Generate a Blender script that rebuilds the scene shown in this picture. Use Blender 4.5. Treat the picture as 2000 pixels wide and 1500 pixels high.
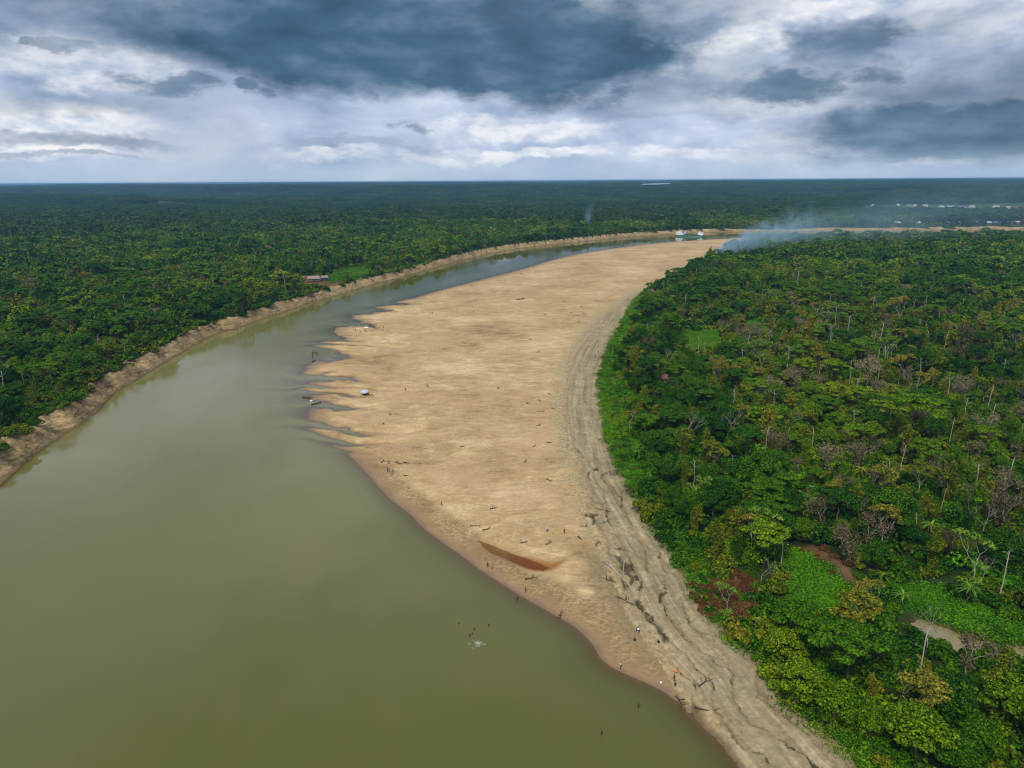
import bpy, bmesh, math, random, time
import numpy as np
from mathutils import Vector, Matrix, Euler, noise as mnoise
T0 = time.time()
R = math.radians
random.seed(7); RNG = np.random.default_rng(11)
scene = bpy.context.scene
COL = scene.collection
for o in list(bpy.data.objects): bpy.data.objects.remove(o)

# ------------------------------------------------------------------ camera
CAM_H = 100.0
FPX = 1388.0                                   # focal length in pixels of the 2000 px wide photograph
cam_d = bpy.data.cameras.new('camera'); cam = bpy.data.objects.new('camera', cam_d); COL.objects.link(cam)
cam_d.sensor_width = 36; cam_d.lens = FPX * 36 / 2000
cam_d.clip_start = 0.5; cam_d.clip_end = 120000
PITCH = math.degrees(math.atan((750 - 353) / FPX))
ROLL = -0.34
CAM_M = Matrix.Rotation(R(90 - PITCH), 4, 'X') @ Matrix.Rotation(R(ROLL), 4, 'Z')
cam.matrix_world = Matrix.Translation((0, 0, CAM_H)) @ CAM_M
scene.camera = cam
M3 = np.array(CAM_M.to_3x3())

def ray(px, py):
    d = M3 @ np.array([(px - 1000) / FPX, -(py - 750) / FPX, -1.0])
    return d / np.linalg.norm(d)
def P(px, py, z=0.0):                           # photograph pixel -> point of the ground at height z
    d = ray(px, py); t = (z - CAM_H) / d[2]
    return (float(d[0] * t), float(d[1] * t))
def proj(x, y, z):                              # world -> photograph pixel (used only to sort out what is in view)
    v = np.stack([np.asarray(x, float), np.asarray(y, float), np.asarray(z, float) - CAM_H], -1) @ M3
    w = np.maximum(-v[..., 2], 1e-6)
    return 1000 + FPX * v[..., 0] / w, 750 - FPX * v[..., 1] / w, -v[..., 2]

# ------------------------------------------------------------------ exposure
vs = scene.view_settings
vs.view_transform = 'Standard'; vs.look = 'None'; vs.gamma = 1.0; vs.use_curve_mapping = False
EXPOSURE = 1.2
vs.exposure = EXPOSURE
cy = scene.cycles
scene.render.engine = 'CYCLES'
cy.max_bounces = 3; cy.diffuse_bounces = 0; cy.glossy_bounces = 2; cy.transmission_bounces = 2
cy.transparent_max_bounces = 6; cy.volume_bounces = 0
cy.use_denoising = True; cy.caustics_reflective = False; cy.caustics_refractive = False
cy.pixel_filter_type = 'BLACKMAN_HARRIS'; cy.filter_width = 1.15
cy.volume_step_rate = 1.0; cy.volume_max_steps = 256

# ------------------------------------------------------------------ node helper
class NT:
    def __init__(s, tree): s.t = tree; s.n = tree.nodes; s.l = tree.links
    def new(s, typ, **kw):
        n = s.n.new(typ)
        for k, v in kw.items(): setattr(n, k, v)
        return n
    def put(s, inp, v):
        if isinstance(v, bpy.types.NodeSocket): s.l.new(v, inp)
        elif v is not None: inp.default_value = v
    def m(s, op, a, b=None, c=None, clamp=False):
        n = s.new('ShaderNodeMath', operation=op); n.use_clamp = clamp
        s.put(n.inputs[0], a); s.put(n.inputs[1], b); s.put(n.inputs[2], c)
        return n.outputs[0]
    def vm(s, op, a, b=None):
        n = s.new('ShaderNodeVectorMath', operation=op)
        s.put(n.inputs[0], a); s.put(n.inputs[1], b)
        return n.outputs[0]
    def noise(s, vec, scale, detail=4, rough=0.55, dist=0.0, out='Fac'):
        n = s.new('ShaderNodeTexNoise'); s.put(n.inputs['Vector'], vec)
        n.inputs['Scale'].default_value = scale; n.inputs['Detail'].default_value = detail
        n.inputs['Roughness'].default_value = rough; n.inputs['Distortion'].default_value = dist
        return n.outputs[out]
    def mapr(s, v, a, b, c=0.0, d=1.0, smooth=True):
        n = s.new('ShaderNodeMapRange'); n.interpolation_type = 'SMOOTHSTEP' if smooth else 'LINEAR'
        s.put(n.inputs[0], v)
        for i, q in enumerate((a, b, c, d)): s.put(n.inputs[i + 1], q)
        return n.outputs[0]
    def mix(s, f, a, b, mode='MIX'):
        n = s.new('ShaderNodeMix', data_type='RGBA', blend_type=mode); n.clamp_factor = True
        s.put(n.inputs[0], f)
        for i, q in ((6, a), (7, b)):
            if isinstance(q, (tuple, list)): q = tuple(q) + ((1,) if len(q) == 3 else ())
            s.put(n.inputs[i], q)
        return n.outputs[2]
    def ramp(s, f, stops):
        n = s.new('ShaderNodeValToRGB'); s.put(n.inputs[0], f); e = n.color_ramp.elements
        while len(e) < len(stops): e.new(0.5)
        for k, (p, c) in enumerate(stops): e[k].position = p; e[k].color = tuple(c) + (1,)
        return n.outputs[0]
    def scalev(s, vec, xyz):
        n = s.new('ShaderNodeMapping'); s.put(n.inputs[0], vec); n.inputs['Scale'].default_value = xyz
        return n.outputs[0]

# ------------------------------------------------------------------ world: broken overcast sky
SUN_EL, SUN_AZ = 50.0, 205.0                   # sun high, behind the camera to the left, veiled by cloud
world = bpy.data.worlds.new('World'); scene.world = world; world.use_nodes = True
w = NT(world.node_tree); w.n.clear()
out = w.new('ShaderNodeOutputWorld'); bg = w.new('ShaderNodeBackground'); bg.inputs[1].default_value = 0.1
w.l.new(bg.outputs[0], out.inputs[0])
sky = w.new('ShaderNodeTexSky', sky_type='NISHITA'); sky.sun_disc = False
sky.sun_elevation = R(SUN_EL); sky.sun_rotation = R(SUN_AZ)
tc = w.new('ShaderNodeTexCoord'); D = tc.outputs['Generated']
sx = w.new('ShaderNodeSeparateXYZ'); w.l.new(D, sx.inputs[0])
az0 = w.m('ARCTAN2', sx.outputs[0], sx.outputs[1]); el0 = w.m('ARCSINE', sx.outputs[2])
v1 = w.scalev(D, (1, 1, 2.2))
warpA = w.noise(v1, 6.0, 6, 0.54, out='Color'); warpB = w.noise(v1, 24.0, 6, 0.62, out='Color')
sa = w.new('ShaderNodeSeparateXYZ'); w.l.new(warpA, sa.inputs[0])
sb = w.new('ShaderNodeSeparateXYZ'); w.l.new(warpB, sb.inputs[0])
def warp(base, a, b, ka, kb):
    t = w.m('MULTIPLY_ADD', w.m('SUBTRACT', a, 0.5), ka, base)
    return w.m('MULTIPLY_ADD', w.m('SUBTRACT', b, 0.5), kb, t)
az = warp(az0, sa.outputs[0], sb.outputs[0], 0.22, 0.06)
el = warp(el0, sa.outputs[1], sb.outputs[1], 0.075, 0.030)
def blob(cx, cy_, rx, ry, s=1.0, hard=0.35):
    d = ray(cx, cy_); a0 = math.atan2(d[0], d[1]); e0 = math.asin(d[2])
    dx = w.m('MULTIPLY', w.m('SUBTRACT', az, a0), FPX / rx)
    dy = w.m('MULTIPLY', w.m('SUBTRACT', el, e0), FPX / ry)
    r = w.m('SQRT', w.m('ADD', w.m('MULTIPLY', dx, dx), w.m('MULTIPLY', dy, dy)))
    return w.mapr(r, 1 + hard, 1 - hard, 0.0, s)
def union(items):
    cur = None
    for it in items:
        b = blob(*it); cur = b if cur is None else w.m('MAXIMUM', cur, b)
    return cur
# cloud layers; values are linear picture values, scaled to the 0.1 background below
fb1 = w.noise(w.scalev(D, (1, 1, 2.6)), 4.2, 4, 0.45, 0.3)
fb2 = w.noise(w.scalev(D, (1, 1, 2.8)), 10.0, 6, 0.50, 0.0)
fb3 = w.noise(w.scalev(D, (1, 1, 2.4)), 24.0, 7, 0.56, 0.05)
mixn = w.m('ADD', w.m('MULTIPLY', fb1, 0.55), w.m('ADD', w.m('MULTIPLY', fb2, 0.3), w.m('MULTIPLY', fb3, 0.15)))
base = w.ramp(mixn, [(0.34, (0.23, 0.33, 0.50)), (0.45, (0.42, 0.52, 0.71)), (0.53, (0.59, 0.68, 0.85)), (0.61, (0.88, 0.92, 0.98))])
gap = w.mapr(w.noise(w.scalev(D, (1, 1, 3.0)), 9.0, 6, 0.6), 0.62, 0.72, 0, 0.5)
skyc = w.vm('SCALE', sky.outputs[0]); 
skyn = w.new('ShaderNodeVectorMath', operation='SCALE'); w.l.new(sky.outputs[0], skyn.inputs[0]); skyn.inputs['Scale'].default_value = 0.1
col = w.mix(gap, base, skyn.outputs[0])
bright = union([(40, 245, 190, 42, .95), (60, 305, 210, 20, .9), (150, 120, 130, 34, .7), (1470, 60, 80, 50, .9),
                (1370, 112, 70, 26, .9), (1610, 25, 60, 14, .8), (1880, 25, 130, 40, .6), (890, 302, 70, 17, .85, .3), (1050, 304, 110, 12, .9, .3),
                (1010, 252, 150, 22, .7), (1330, 308, 180, 14, .6), (630, 312, 120, 13, .6), (1810, 312, 60, 8, .8, .3), (230, 275, 30, 10, .8)])
bcol = w.ramp(fb3, [(0.36, (0.60, 0.67, 0.80)), (0.56, (0.97, 0.98, 1.0))])
col = w.mix(bright, col, bcol)
rain = union([(420, 280, 150, 110, .7, .6), (800, 300, 60, 80, .5, .6), (1480, 290, 70, 60, .5, .6)])
col = w.mix(rain, col, (0.40, 0.48, 0.63))
mid = union([(330, 45, 330, 60, .75, .5), (1330, 165, 330, 45, .7, .5), (1640, 120, 90, 60, .7, .5), (120, 195, 190, 22, .5, .5), (1800, 150, 260, 90, .5, .6),
             (120, 283, 150, 13, .6, .4), (70, 320, 150, 5, .6, .4), (1330, 30, 160, 40, .6, .5), (700, 287, 110, 11, .4, .5), (1320, 215, 160, 16, .5, .5)])
col = w.mix(mid, col, w.ramp(fb2, [(0.35, (0.15, 0.22, 0.32)), (0.65, (0.34, 0.42, 0.55))]))
dark = union([(790, 70, 480, 88, .97, .25), (1030, 110, 240, 75, .97, .25), (470, 30, 180, 50, .7, .5), (740, 140, 200, 36, .8, .4), (1170, 160, 60, 38, .8, .4), (1540, 172, 130, 24, .85, .4), (1660, 95, 70, 32, .6, .5),
              (1880, 255, 250, 46, .9, .35), (1700, 245, 110, 26, .7, .5), (1930, 190, 160, 60, .6, .6), (330, 166, 84, 15, .7, .4), (515, 168, 40, 13, .7, .4), (795, 240, 30, 8, .5, .6), (75, 88, 22, 7, .6, .4), (140, 100, 36, 11, .5, .4)])
dcol = w.ramp(fb2, [(0.30, (0.040, 0.098, 0.170)), (0.5, (0.062, 0.142, 0.240)), (0.68, (0.14, 0.235, 0.36))])
col = w.mix(dark, col, dcol)
low = w.mapr(el0, 0.004, 0.045, 0.75, 0.0)     # air along the horizon
col = w.mix(low, col, (0.44, 0.57, 0.72))
fin = w.new('ShaderNodeVectorMath', operation='SCALE'); w.l.new(col, fin.inputs[0]); fin.inputs['Scale'].default_value = 10.0 / (2 ** EXPOSURE)
w.l.new(fin.outputs[0], bg.inputs[0])

sun_d = bpy.data.lights.new('sun', 'SUN'); sun = bpy.data.objects.new('sun', sun_d); COL.objects.link(sun)
sun_d.energy = 1.5; sun_d.angle = R(10); sun_d.color = (1.0, 0.95, 0.87)
sd_ = Vector((math.sin(R(SUN_AZ)) * math.cos(R(SUN_EL)), math.cos(R(SUN_AZ)) * math.cos(R(SUN_EL)), math.sin(R(SUN_EL))))
sun.rotation_euler = sd_.to_track_quat('Z', 'Y').to_euler(); sun.location = (0, 0, 400)

# ------------------------------------------------------------------ object helpers
def tag(o, label=None, cat=None, group=None, kind=None):
    for k, v in (('label', label), ('category', cat), ('group', group), ('kind', kind)):
        if v: o[k] = v
    return o
def mesh_np(name, V, F, mats=(), smooth=False, attrs=None, mi=None):
    V = np.asarray(V, np.float32); F = np.asarray(F, np.int32); k = F.shape[1]
    me = bpy.data.meshes.new(name); me.vertices.add(len(V)); me.vertices.foreach_set('co', V.ravel())
    me.loops.add(F.size); me.loops.foreach_set('vertex_index', F.ravel())
    me.polygons.add(len(F)); me.polygons.foreach_set('loop_start', np.arange(0, F.size, k, dtype=np.int32))
    if smooth: me.polygons.foreach_set('use_smooth', np.ones(len(F), bool))
    if mi is not None: me.polygons.foreach_set('material_index', np.asarray(mi, np.int32))
    for m in mats: me.materials.append(m)
    for nm, (dom, arr) in (attrs or {}).items():
        a = me.attributes.new(nm, 'FLOAT', dom); a.data.foreach_set('value', np.asarray(arr, np.float32).ravel())
    me.update(calc_edges=True); me.validate(); return me
def link(name, data, parent=None, loc=None, rot=None, scale=None):
    o = bpy.data.objects.new(name, data); COL.objects.link(o)
    if parent: o.parent = parent
    if loc is not None: o.location = loc
    if rot is not None: o.rotation_euler = rot
    if scale is not None: o.scale = scale if hasattr(scale, '__len__') else (scale,) * 3
    return o
class MB:                                        # small mesh collector (boxes, prisms, tubes)
    def __init__(s): s.v = []; s.f = []
    def poly(s, pts, faces):
        b = len(s.v); s.v += [tuple(p) for p in pts]; s.f += [tuple(b + i for i in f) for f in faces]; return s
    def box(s, c, d, rz=0.0):
        x, y, z = (q / 2 for q in d); ca, sa_ = math.cos(rz), math.sin(rz); pts = []
        for k in (-1, 1):
            for i, j in ((-1, -1), (1, -1), (1, 1), (-1, 1)):
                a, b = i * x, j * y; pts.append((c[0] + a * ca - b * sa_, c[1] + a * sa_ + b * ca, c[2] + k * z))
        return s.poly(pts, [(3, 2, 1, 0), (4, 5, 6, 7), (0, 1, 5, 4), (1, 2, 6, 5), (2, 3, 7, 6), (3, 0, 4, 7)])
    def tube(s, pts, rad, n=6):
        pts = [Vector(p) for p in pts]; b = len(s.v)
        for i, p in enumerate(pts):
            t = (pts[min(i + 1, len(pts) - 1)] - pts[max(i - 1, 0)]).normalized()
            u = t.orthogonal().normalized() if i == 0 else (u - t * u.dot(t)).normalized()
            v = t.cross(u)
            for k in range(n):
                a = 2 * math.pi * k / n; s.v.append(tuple(p + (u * math.cos(a) + v * math.sin(a)) * rad[i]))
        for i in range(len(pts) - 1):
            for k in range(n):
                s.f.append((b + i * n + k, b + i * n + (k + 1) % n, b + (i + 1) * n + (k + 1) % n, b + (i + 1) * n + k))
        s.f.append(tuple(b + k for k in range(n))[::-1]); s.f.append(tuple(b + (len(pts) - 1) * n + k for k in range(n)))
        return s
    def mesh(s, name, mat, smooth=False):
        me = bpy.data.meshes.new(name); me.from_pydata(s.v, [], s.f); me.materials.append(mat)
        if smooth: me.polygons.foreach_set('use_smooth', [True] * len(me.polygons))
        me.update(); return me
    def build(s, name, mat, parent=None, smooth=False, **kw):
        return link(name, s.mesh(name, mat, smooth), parent, **kw)

# ------------------------------------------------------------------ numpy noise
def vnoise(x, y, seed=0):
    xi = np.floor(x).astype(np.int64); yi = np.floor(y).astype(np.int64); fx = x - xi; fy = y - yi
    fx = fx * fx * fx * (fx * (6 * fx - 15) + 10); fy = fy * fy * fy * (fy * (6 * fy - 15) + 10)
    def h(a, b):
        n = (a * 374761393 + b * 668265263 + seed * 974711) & 0x7fffffff
        n = ((n ^ (n >> 13)) * 1274126177) & 0x7fffffff
        return ((n ^ (n >> 16)) & 0xffff) / 65535.0
    a = h(xi, yi); b = h(xi + 1, yi); c = h(xi, yi + 1); d = h(xi + 1, yi + 1)
    return (a * (1 - fx) + b * fx) * (1 - fy) + (c * (1 - fx) + d * fx) * fy
def fbm(x, y, seed=0, oct=4, gain=0.5):
    s = 0; a = 1; t = 0
    for i in range(oct):
        s = s + a * vnoise(x * 2 ** i, y * 2 ** i, seed + i * 17); t += a; a *= gain
    return s / t
def sstep(x, a, b):
    t = np.clip((x - a) / (b - a), 0, 1); return t * t * (3 - 2 * t)
def smooth_line(pts, n=3):
    pts = np.array(pts, float)
    for _ in range(n):
        q = pts[:-1] * 0.75 + pts[1:] * 0.25; r = pts[:-1] * 0.25 + pts[1:] * 0.75
        pts = np.vstack([pts[:1], np.stack([q, r], 1).reshape(-1, 2), pts[-1:]])
    return pts
def sdist(X, Y, poly, nline=None):               # signed distance (+ inside); nline: only the first nline points count as the edge
    poly = np.asarray(poly, float); n = len(poly); shp = X.shape; x = X.ravel(); y = Y.ravel()
    ins = np.zeros(x.shape, bool); d2 = np.full(x.shape, 1e18)
    for i in range(n):
        x0, y0 = poly[i]; x1, y1 = poly[(i + 1) % n]
        if y0 != y1:
            c = (y0 > y) != (y1 > y)
            ins ^= c & (x < (x1 - x0) * (y - y0) / (y1 - y0) + x0)
        if nline is None or i < nline - 1:
            dx, dy = x1 - x0, y1 - y0; L = dx * dx + dy * dy + 1e-12
            t = np.clip(((x - x0) * dx + (y - y0) * dy) / L, 0, 1)
            d2 = np.minimum(d2, (x - x0 - t * dx) ** 2 + (y - y0 - t * dy) ** 2)
    d = np.sqrt(d2); return np.where(ins, d, -d).reshape(shp)
def area(px, z=3.0): return np.array([P(a, b, z) for a, b in px])

# ------------------------------------------------------------------ plan of the place (points of the ground found from the photograph)
BIG = 90000.0
left_px = [(-260, 1130), (-90, 1010), (0, 950), (60, 892), (122, 851), (189, 808), (205, 781), (252, 750), (311, 715), (380, 674), (416, 654), (456, 644), (500, 628),
           (560, 608), (598, 594), (636, 584), (670, 574), (720, 558), (780, 543), (845, 524), (915, 505), (985, 489), (1055, 480), (1125, 473),
           (1220, 463), (1300, 458), (1380, 454), (1480, 452), (1600, 452), (1740, 451), (1850, 450), (1960, 449), (2150, 447), (2500, 444)]
L_line = smooth_line([(-260, 30), ] + [P(a, b) for a, b in left_px], 2)
L_poly = np.vstack([L_line, [(BIG, L_line[-1][1]), (BIG, BIG), (-BIG, BIG), (-BIG, 30)]]); L_n = len(L_line)
right_px = [(1500, 1640), (1439, 1500), (1415, 1461), (1400, 1446), (1370, 1416), (1337, 1383), (1316, 1365), (1292, 1347), (1244, 1326), (1202, 1308), (1172, 1287),
            (1160, 1260), (1145, 1245), (1124, 1224), (1090, 1205), (1054, 1184), (1015, 1163), (979, 1139), (940, 1115), (898, 1082), (862, 1058), (826, 1031),
            (799, 1001), (760, 974), (735, 945), (705, 912), (680, 885), (660, 855), (652, 820), (645, 780), (642, 745), (648, 710), (660, 675), (682, 648), (700, 622),
            (745, 604), (792, 587), (862, 566), (929, 549), (992, 533), (1037, 521), (1069, 510), (1125, 496), (1204, 484), (1280, 475),
            (1360, 469), (1440, 465), (1550, 462), (1700, 460), (1850, 459), (2000, 458), (2200, 457), (2500, 455)]
R_line = smooth_line([P(a, b) for a, b in right_px], 2)
R_poly = np.vstack([[(42, -400)], R_line, [(BIG, R_line[-1][1] - 50), (BIG, -400)]]); R_n = len(R_line) + 1
veg_px = [(1730, 1600), (1649, 1500), (1610, 1461), (1580, 1428), (1544, 1395), (1499, 1350), (1484, 1320), (1454, 1287), (1409, 1248), (1376, 1218), (1352, 1182), (1319, 1122),
          (1292, 1083), (1270, 1050), (1240, 1001), (1210, 950), (1186, 904), (1177, 865), (1168, 824), (1160, 770), (1162, 734), (1175, 686), (1195, 652), (1207, 632),
          (1222, 605), (1235, 584), (1270, 557), (1318, 533), (1345, 522), (1378, 505), (1398, 492), (1425, 483), (1480, 474), (1600, 468), (1800, 464), (2150, 461), (2500, 458)]
V_line = smooth_line([P(a, b, 2.5) for a, b in veg_px], 2)
V_poly = np.vstack([[(75, -400)], V_line, [(BIG, V_line[-1][1] - 60), (BIG, -400)]]); V_n = len(V_line) + 1
band_px = [(1460, 1560), (1425, 1480), (1400, 1435), (1366, 1395), (1328, 1352), (1310, 1320), (1283, 1278), (1237, 1220), (1216, 1184), (1205, 1148), (1180, 1109), (1165, 1070), (1145, 1028), (1140, 980),
           (1127, 935), (1115, 890), (1100, 860), (1095, 813), (1097, 767), (1104, 722), (1118, 680), (1146, 641), (1177, 610), (1230, 575), (1300, 540), (1360, 513), (1398, 495)]
B_line = smooth_line([P(a, b, 1.8) for a, b in band_px], 2)
B_poly = np.vstack([[(50, -400)], B_line, V_line[-12:] + [30, -30], [(BIG, V_line[-1][1] - 90), (BIG, -400)]]); B_n = len(B_line) + 1
MEADOWS = [area([(1522, 1092), (1568, 1078), (1608, 1100), (1660, 1146), (1684, 1168), (1650, 1214), (1590, 1210), (1542, 1176)]),
           area([(1640, 1215), (1690, 1205), (1700, 1240), (1770, 1262), (1740, 1300), (1690, 1280), (1650, 1250)]),
           area([(1700, 1134), (1820, 1146), (1910, 1185), (2010, 1240), (2010, 1262), (1910, 1240), (1805, 1206), (1730, 1170)]),
           area([(1321, 650), (1399, 644), (1405, 686), (1345, 694), (1318, 672)]), area([(1462, 622), (1485, 630), (1504, 650), (1476, 658), (1455, 640)]),
           area([(1360, 712), (1410, 706), (1420, 722), (1365, 728)]),
           area([(640, 553), (700, 545), (735, 534), (700, 520), (660, 528), (640, 538)], 6.5)]
BROWN = area([(1350, 1140), (1425, 1120), (1478, 1138), (1476, 1210), (1405, 1214), (1368, 1194)])
BROWN2 = area([(1545, 1072), (1590, 1068), (1650, 1100), (1672, 1140), (1650, 1148), (1606, 1104)])
STREAM = area([(1770, 1226), (1800, 1212), (1830, 1226), (1910, 1257), (2000, 1263), (2110, 1290), (2110, 1330), (2000, 1300), (1964, 1287), (1880, 1284), (1844, 1263), (1815, 1246)], 2.0)
POND = area([(1698, 922), (1712, 915), (1736, 922), (1740, 930), (1712, 932)], 2.0)
POOL = area([(925, 1052), (946, 1057), (970, 1068), (1015, 1084), (1054, 1094), (1078, 1100), (1104, 1094), (1086, 1110), (1066, 1116), (1046, 1114), (1020, 1106), (982, 1090), (946, 1074)], 1.0)
HUTCLEAR = area([(572, 556), (585, 562), (660, 562), (670, 548), (640, 538), (580, 540)], 6.5)
VILLAGE = [area([(1695, 415), (1695, 402), (2060, 400), (2060, 416)], 6), area([(1735, 443), (1735, 436), (2100, 433), (2100, 441)], 6)]
FARW = area([(1250, 381), (1256, 374), (1308, 369.5), (1312, 373), (1296, 379)], 4)
CLEAR_SHACK = area([(1278, 748), (1284, 762), (1306, 762), (1308, 744)])

def ground(X, Y, full=False):
    X = np.asarray(X, float); Y = np.asarray(Y, float)
    sL = sdist(X, Y, L_poly, L_n); sR = sdist(X, Y, R_poly, R_n); sV = sdist(X, Y, V_poly, V_n); sB = sdist(X, Y, B_poly, B_n)
    far = np.hypot(X, Y)
    det = np.clip(1.4 - far / 900, 0.0, 1)
    # left bank: eroded terraces
    wob = fbm(X / 14, Y / 14, 3, 4)
    sLw = sL + (wob - 0.5) * 13 * sstep(sL, -1, 5)
    wid = 9.0
    t = np.clip(sLw / wid, 0, 1)
    q = t * 4 + (fbm(X / 7, Y / 7, 9, 3) - 0.5) * 2.2
    ter = (np.floor(q) + sstep(q - np.floor(q), 0.55, 0.95)) / 4
    hl = 6.4 * np.clip(0.45 * t + 0.55 * np.clip(ter, 0, 1.1) * sstep(t, 0, 0.2), 0, 1.2)
    hl = np.where(sL > 0, hl + (fbm(X / 3, Y / 3, 21, 3) - 0.5) * 1.6 * sstep(sL, 0, 3) + sstep(sL, 12, 60) * (fbm(X / 60, Y / 60, 5, 3) - 0.4) * 2, sL * 0.4)
    # far hills
    hill = sstep(far, 2600, 6500) * np.clip(fbm(X / 1700, Y / 1100, 31, 4) - 0.46, 0, 1) * 420 + sstep(far, 2200, 5000) * fbm(X / 420, Y / 300, 33, 3) * 7
    for (px, py, hh, rx, ry) in ((225, 402, 24, 190, 130), (290, 404, 20, 130, 110), (90, 400, 12, 300, 140), (860, 366, 40, 500, 300)):
        cx, cyy = P(px, py, 6); hill = hill + hh * np.exp(-((X - cx) / rx) ** 2 - ((Y - cyy) / ry) ** 2)
    hill = 62 * np.tanh(hill / 62)
    hl = hl + hill * (sL > 0)
    # right side: sand bar, dry channel, forest ground
    steep = sstep(Y, 330, 180)
    hs = (2.0 + 0.2 * steep) * (1 - np.exp(-np.maximum(sR, 0) / (34 - 22 * steep)))
    zone = sstep(Y, 245, 285) * (1 - sstep(Y, 560, 640)) * sstep(sR, 75, 25)
    yy = Y + 0.22 * X + (fbm(X / 30, Y / 30, 41, 3) - 0.5) * 16
    k = 14.5 + 0.022 * (Y - 250)
    cell = vnoise(np.zeros_like(yy) + 3.3, yy / k * 1.0, 55)
    yy = yy + (vnoise(yy / 34, yy * 0 + 7.7, 57) - .5) * 34 + (fbm(X / 11, Y / 11, 59, 3) - .5) * 7
    amp = .35 + 1.3 * vnoise(yy / 21, X / 90, 58)
    rid = 0.6 + (np.abs(np.sin(math.pi * (yy / k + (cell - .5) * .9))) - .6) * amp          # rounded spurs, narrow gullies
    rid2 = np.abs(np.sin(math.pi * (yy / 6.1 + X / 60)))
    sand = hs + zone * ((rid - 0.60) * 2.0 * np.exp(-np.maximum(sR - 8, 0) / 20) + (rid2 - 0.6) * 0.5 * np.exp(-np.abs(sR - 4) / 18))
    sand = sand + (fbm(X / 22, Y / 16, 61, 4) - 0.5) * 0.55 * sstep(sR, 5, 30) + (fbm(X / 5, Y / 3.2, 63, 3) - 0.5) * 0.22 * sstep(sR, 1, 10) * det
    und = np.maximum(sR * (0.035 + 0.035 * (1 - zone) + 0.09 * steep), -3.4) + zone * (rid - 0.60) * 2.0 * np.exp(np.minimum(sR, 0) / 24)
    hr = np.where(sR > 0, sand, und)
    inb = sstep(sB, -2, 5) * (1 - sstep(sV, -1, 2)) * (sR > 0)
    u = -sV
    q = u / 5.2 + (fbm(X / 16, Y / 16, 71, 4) - 0.5) * 2.4 + (fbm(X / 2.6, Y / 2.6, 73, 3) - 0.5) * 0.5 * det
    fr = q - np.floor(q)
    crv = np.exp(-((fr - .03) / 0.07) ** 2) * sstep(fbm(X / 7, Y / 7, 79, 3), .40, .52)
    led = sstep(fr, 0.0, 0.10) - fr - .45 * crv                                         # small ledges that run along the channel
    lower = sstep(Y, 330, 150)
    hr = hr + inb * (-0.35 + led * (0.25 + 0.75 * lower) + (fbm(X / 1.6, Y / 1.6, 75, 3) - 0.5) * 0.5 * lower * det)
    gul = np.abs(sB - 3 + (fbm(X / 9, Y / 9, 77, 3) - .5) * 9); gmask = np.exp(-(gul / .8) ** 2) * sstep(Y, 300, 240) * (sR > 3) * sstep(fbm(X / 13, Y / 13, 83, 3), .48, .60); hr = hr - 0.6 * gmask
    hr = hr + sstep(sV, -2, 7) * (1.6 + (fbm(X / 25, Y / 25, 81, 3) - 0.5) * 1.6)
    sP = sdist(X, Y, POOL); hr = np.where(sP > -4, hr - sstep(sP, -4, 2.0) * 0.75, hr)
    sS = np.maximum(sdist(X, Y, STREAM), sdist(X, Y, POND)); hr = np.where(sV > 0, hr - sstep(sS, -3, 3) * 2.2, hr)
    Z = np.maximum(np.where(sL > -400, hl, -9), hr)
    Z = np.maximum(Z, -3.5)
    if full: return Z, sL, sR, sV, sB, sLw, crv * inb * np.clip(lower * 1.2, .15, 1) + gmask * .7
    return Z
def zat(x, y): return float(ground(np.array([x]), np.array([y]))[0])

# ------------------------------------------------------------------ materials
def mat(name):
    m = bpy.data.materials.new(name); m.use_nodes = True; n = NT(m.node_tree)
    return m, n, m.node_tree.nodes['Principled BSDF']
def plain(name, col, rough=0.8, var=0.15, scale=3.0, metal=0.0):
    m, n, b = mat(name)
    g = n.new('ShaderNodeTexCoord').outputs['Object']
    f = n.noise(g, scale, 4, 0.6)
    c = n.mix(f, tuple(x * (1 - var) for x in col), tuple(min(x * (1 + var), 1) for x in col))
    n.l.new(c, b.inputs['Base Color']); b.inputs['Roughness'].default_value = rough; b.inputs['Metallic'].default_value = metal
    b.inputs['Specular IOR Level'].default_value = 0.25
    return m
def bump(n, b, h, strength=0.4, dist=0.1):
    bp = n.new('ShaderNodeBump'); bp.inputs['Strength'].default_value = strength; bp.inputs['Distance'].default_value = dist
    n.l.new(h, bp.inputs['Height']); n.l.new(bp.outputs[0], b.inputs['Normal'])
def posz(n):
    g = n.new('ShaderNodeNewGeometry'); s = n.new('ShaderNodeSeparateXYZ'); n.l.new(g.outputs['Position'], s.inputs[0])
    return g.outputs['Position'], s.outputs[2]
def attr(n, nm, typ='GEOMETRY'):
    a = n.new('ShaderNodeAttribute'); a.attribute_name = nm; a.attribute_type = typ; return a.outputs['Fac']

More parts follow.
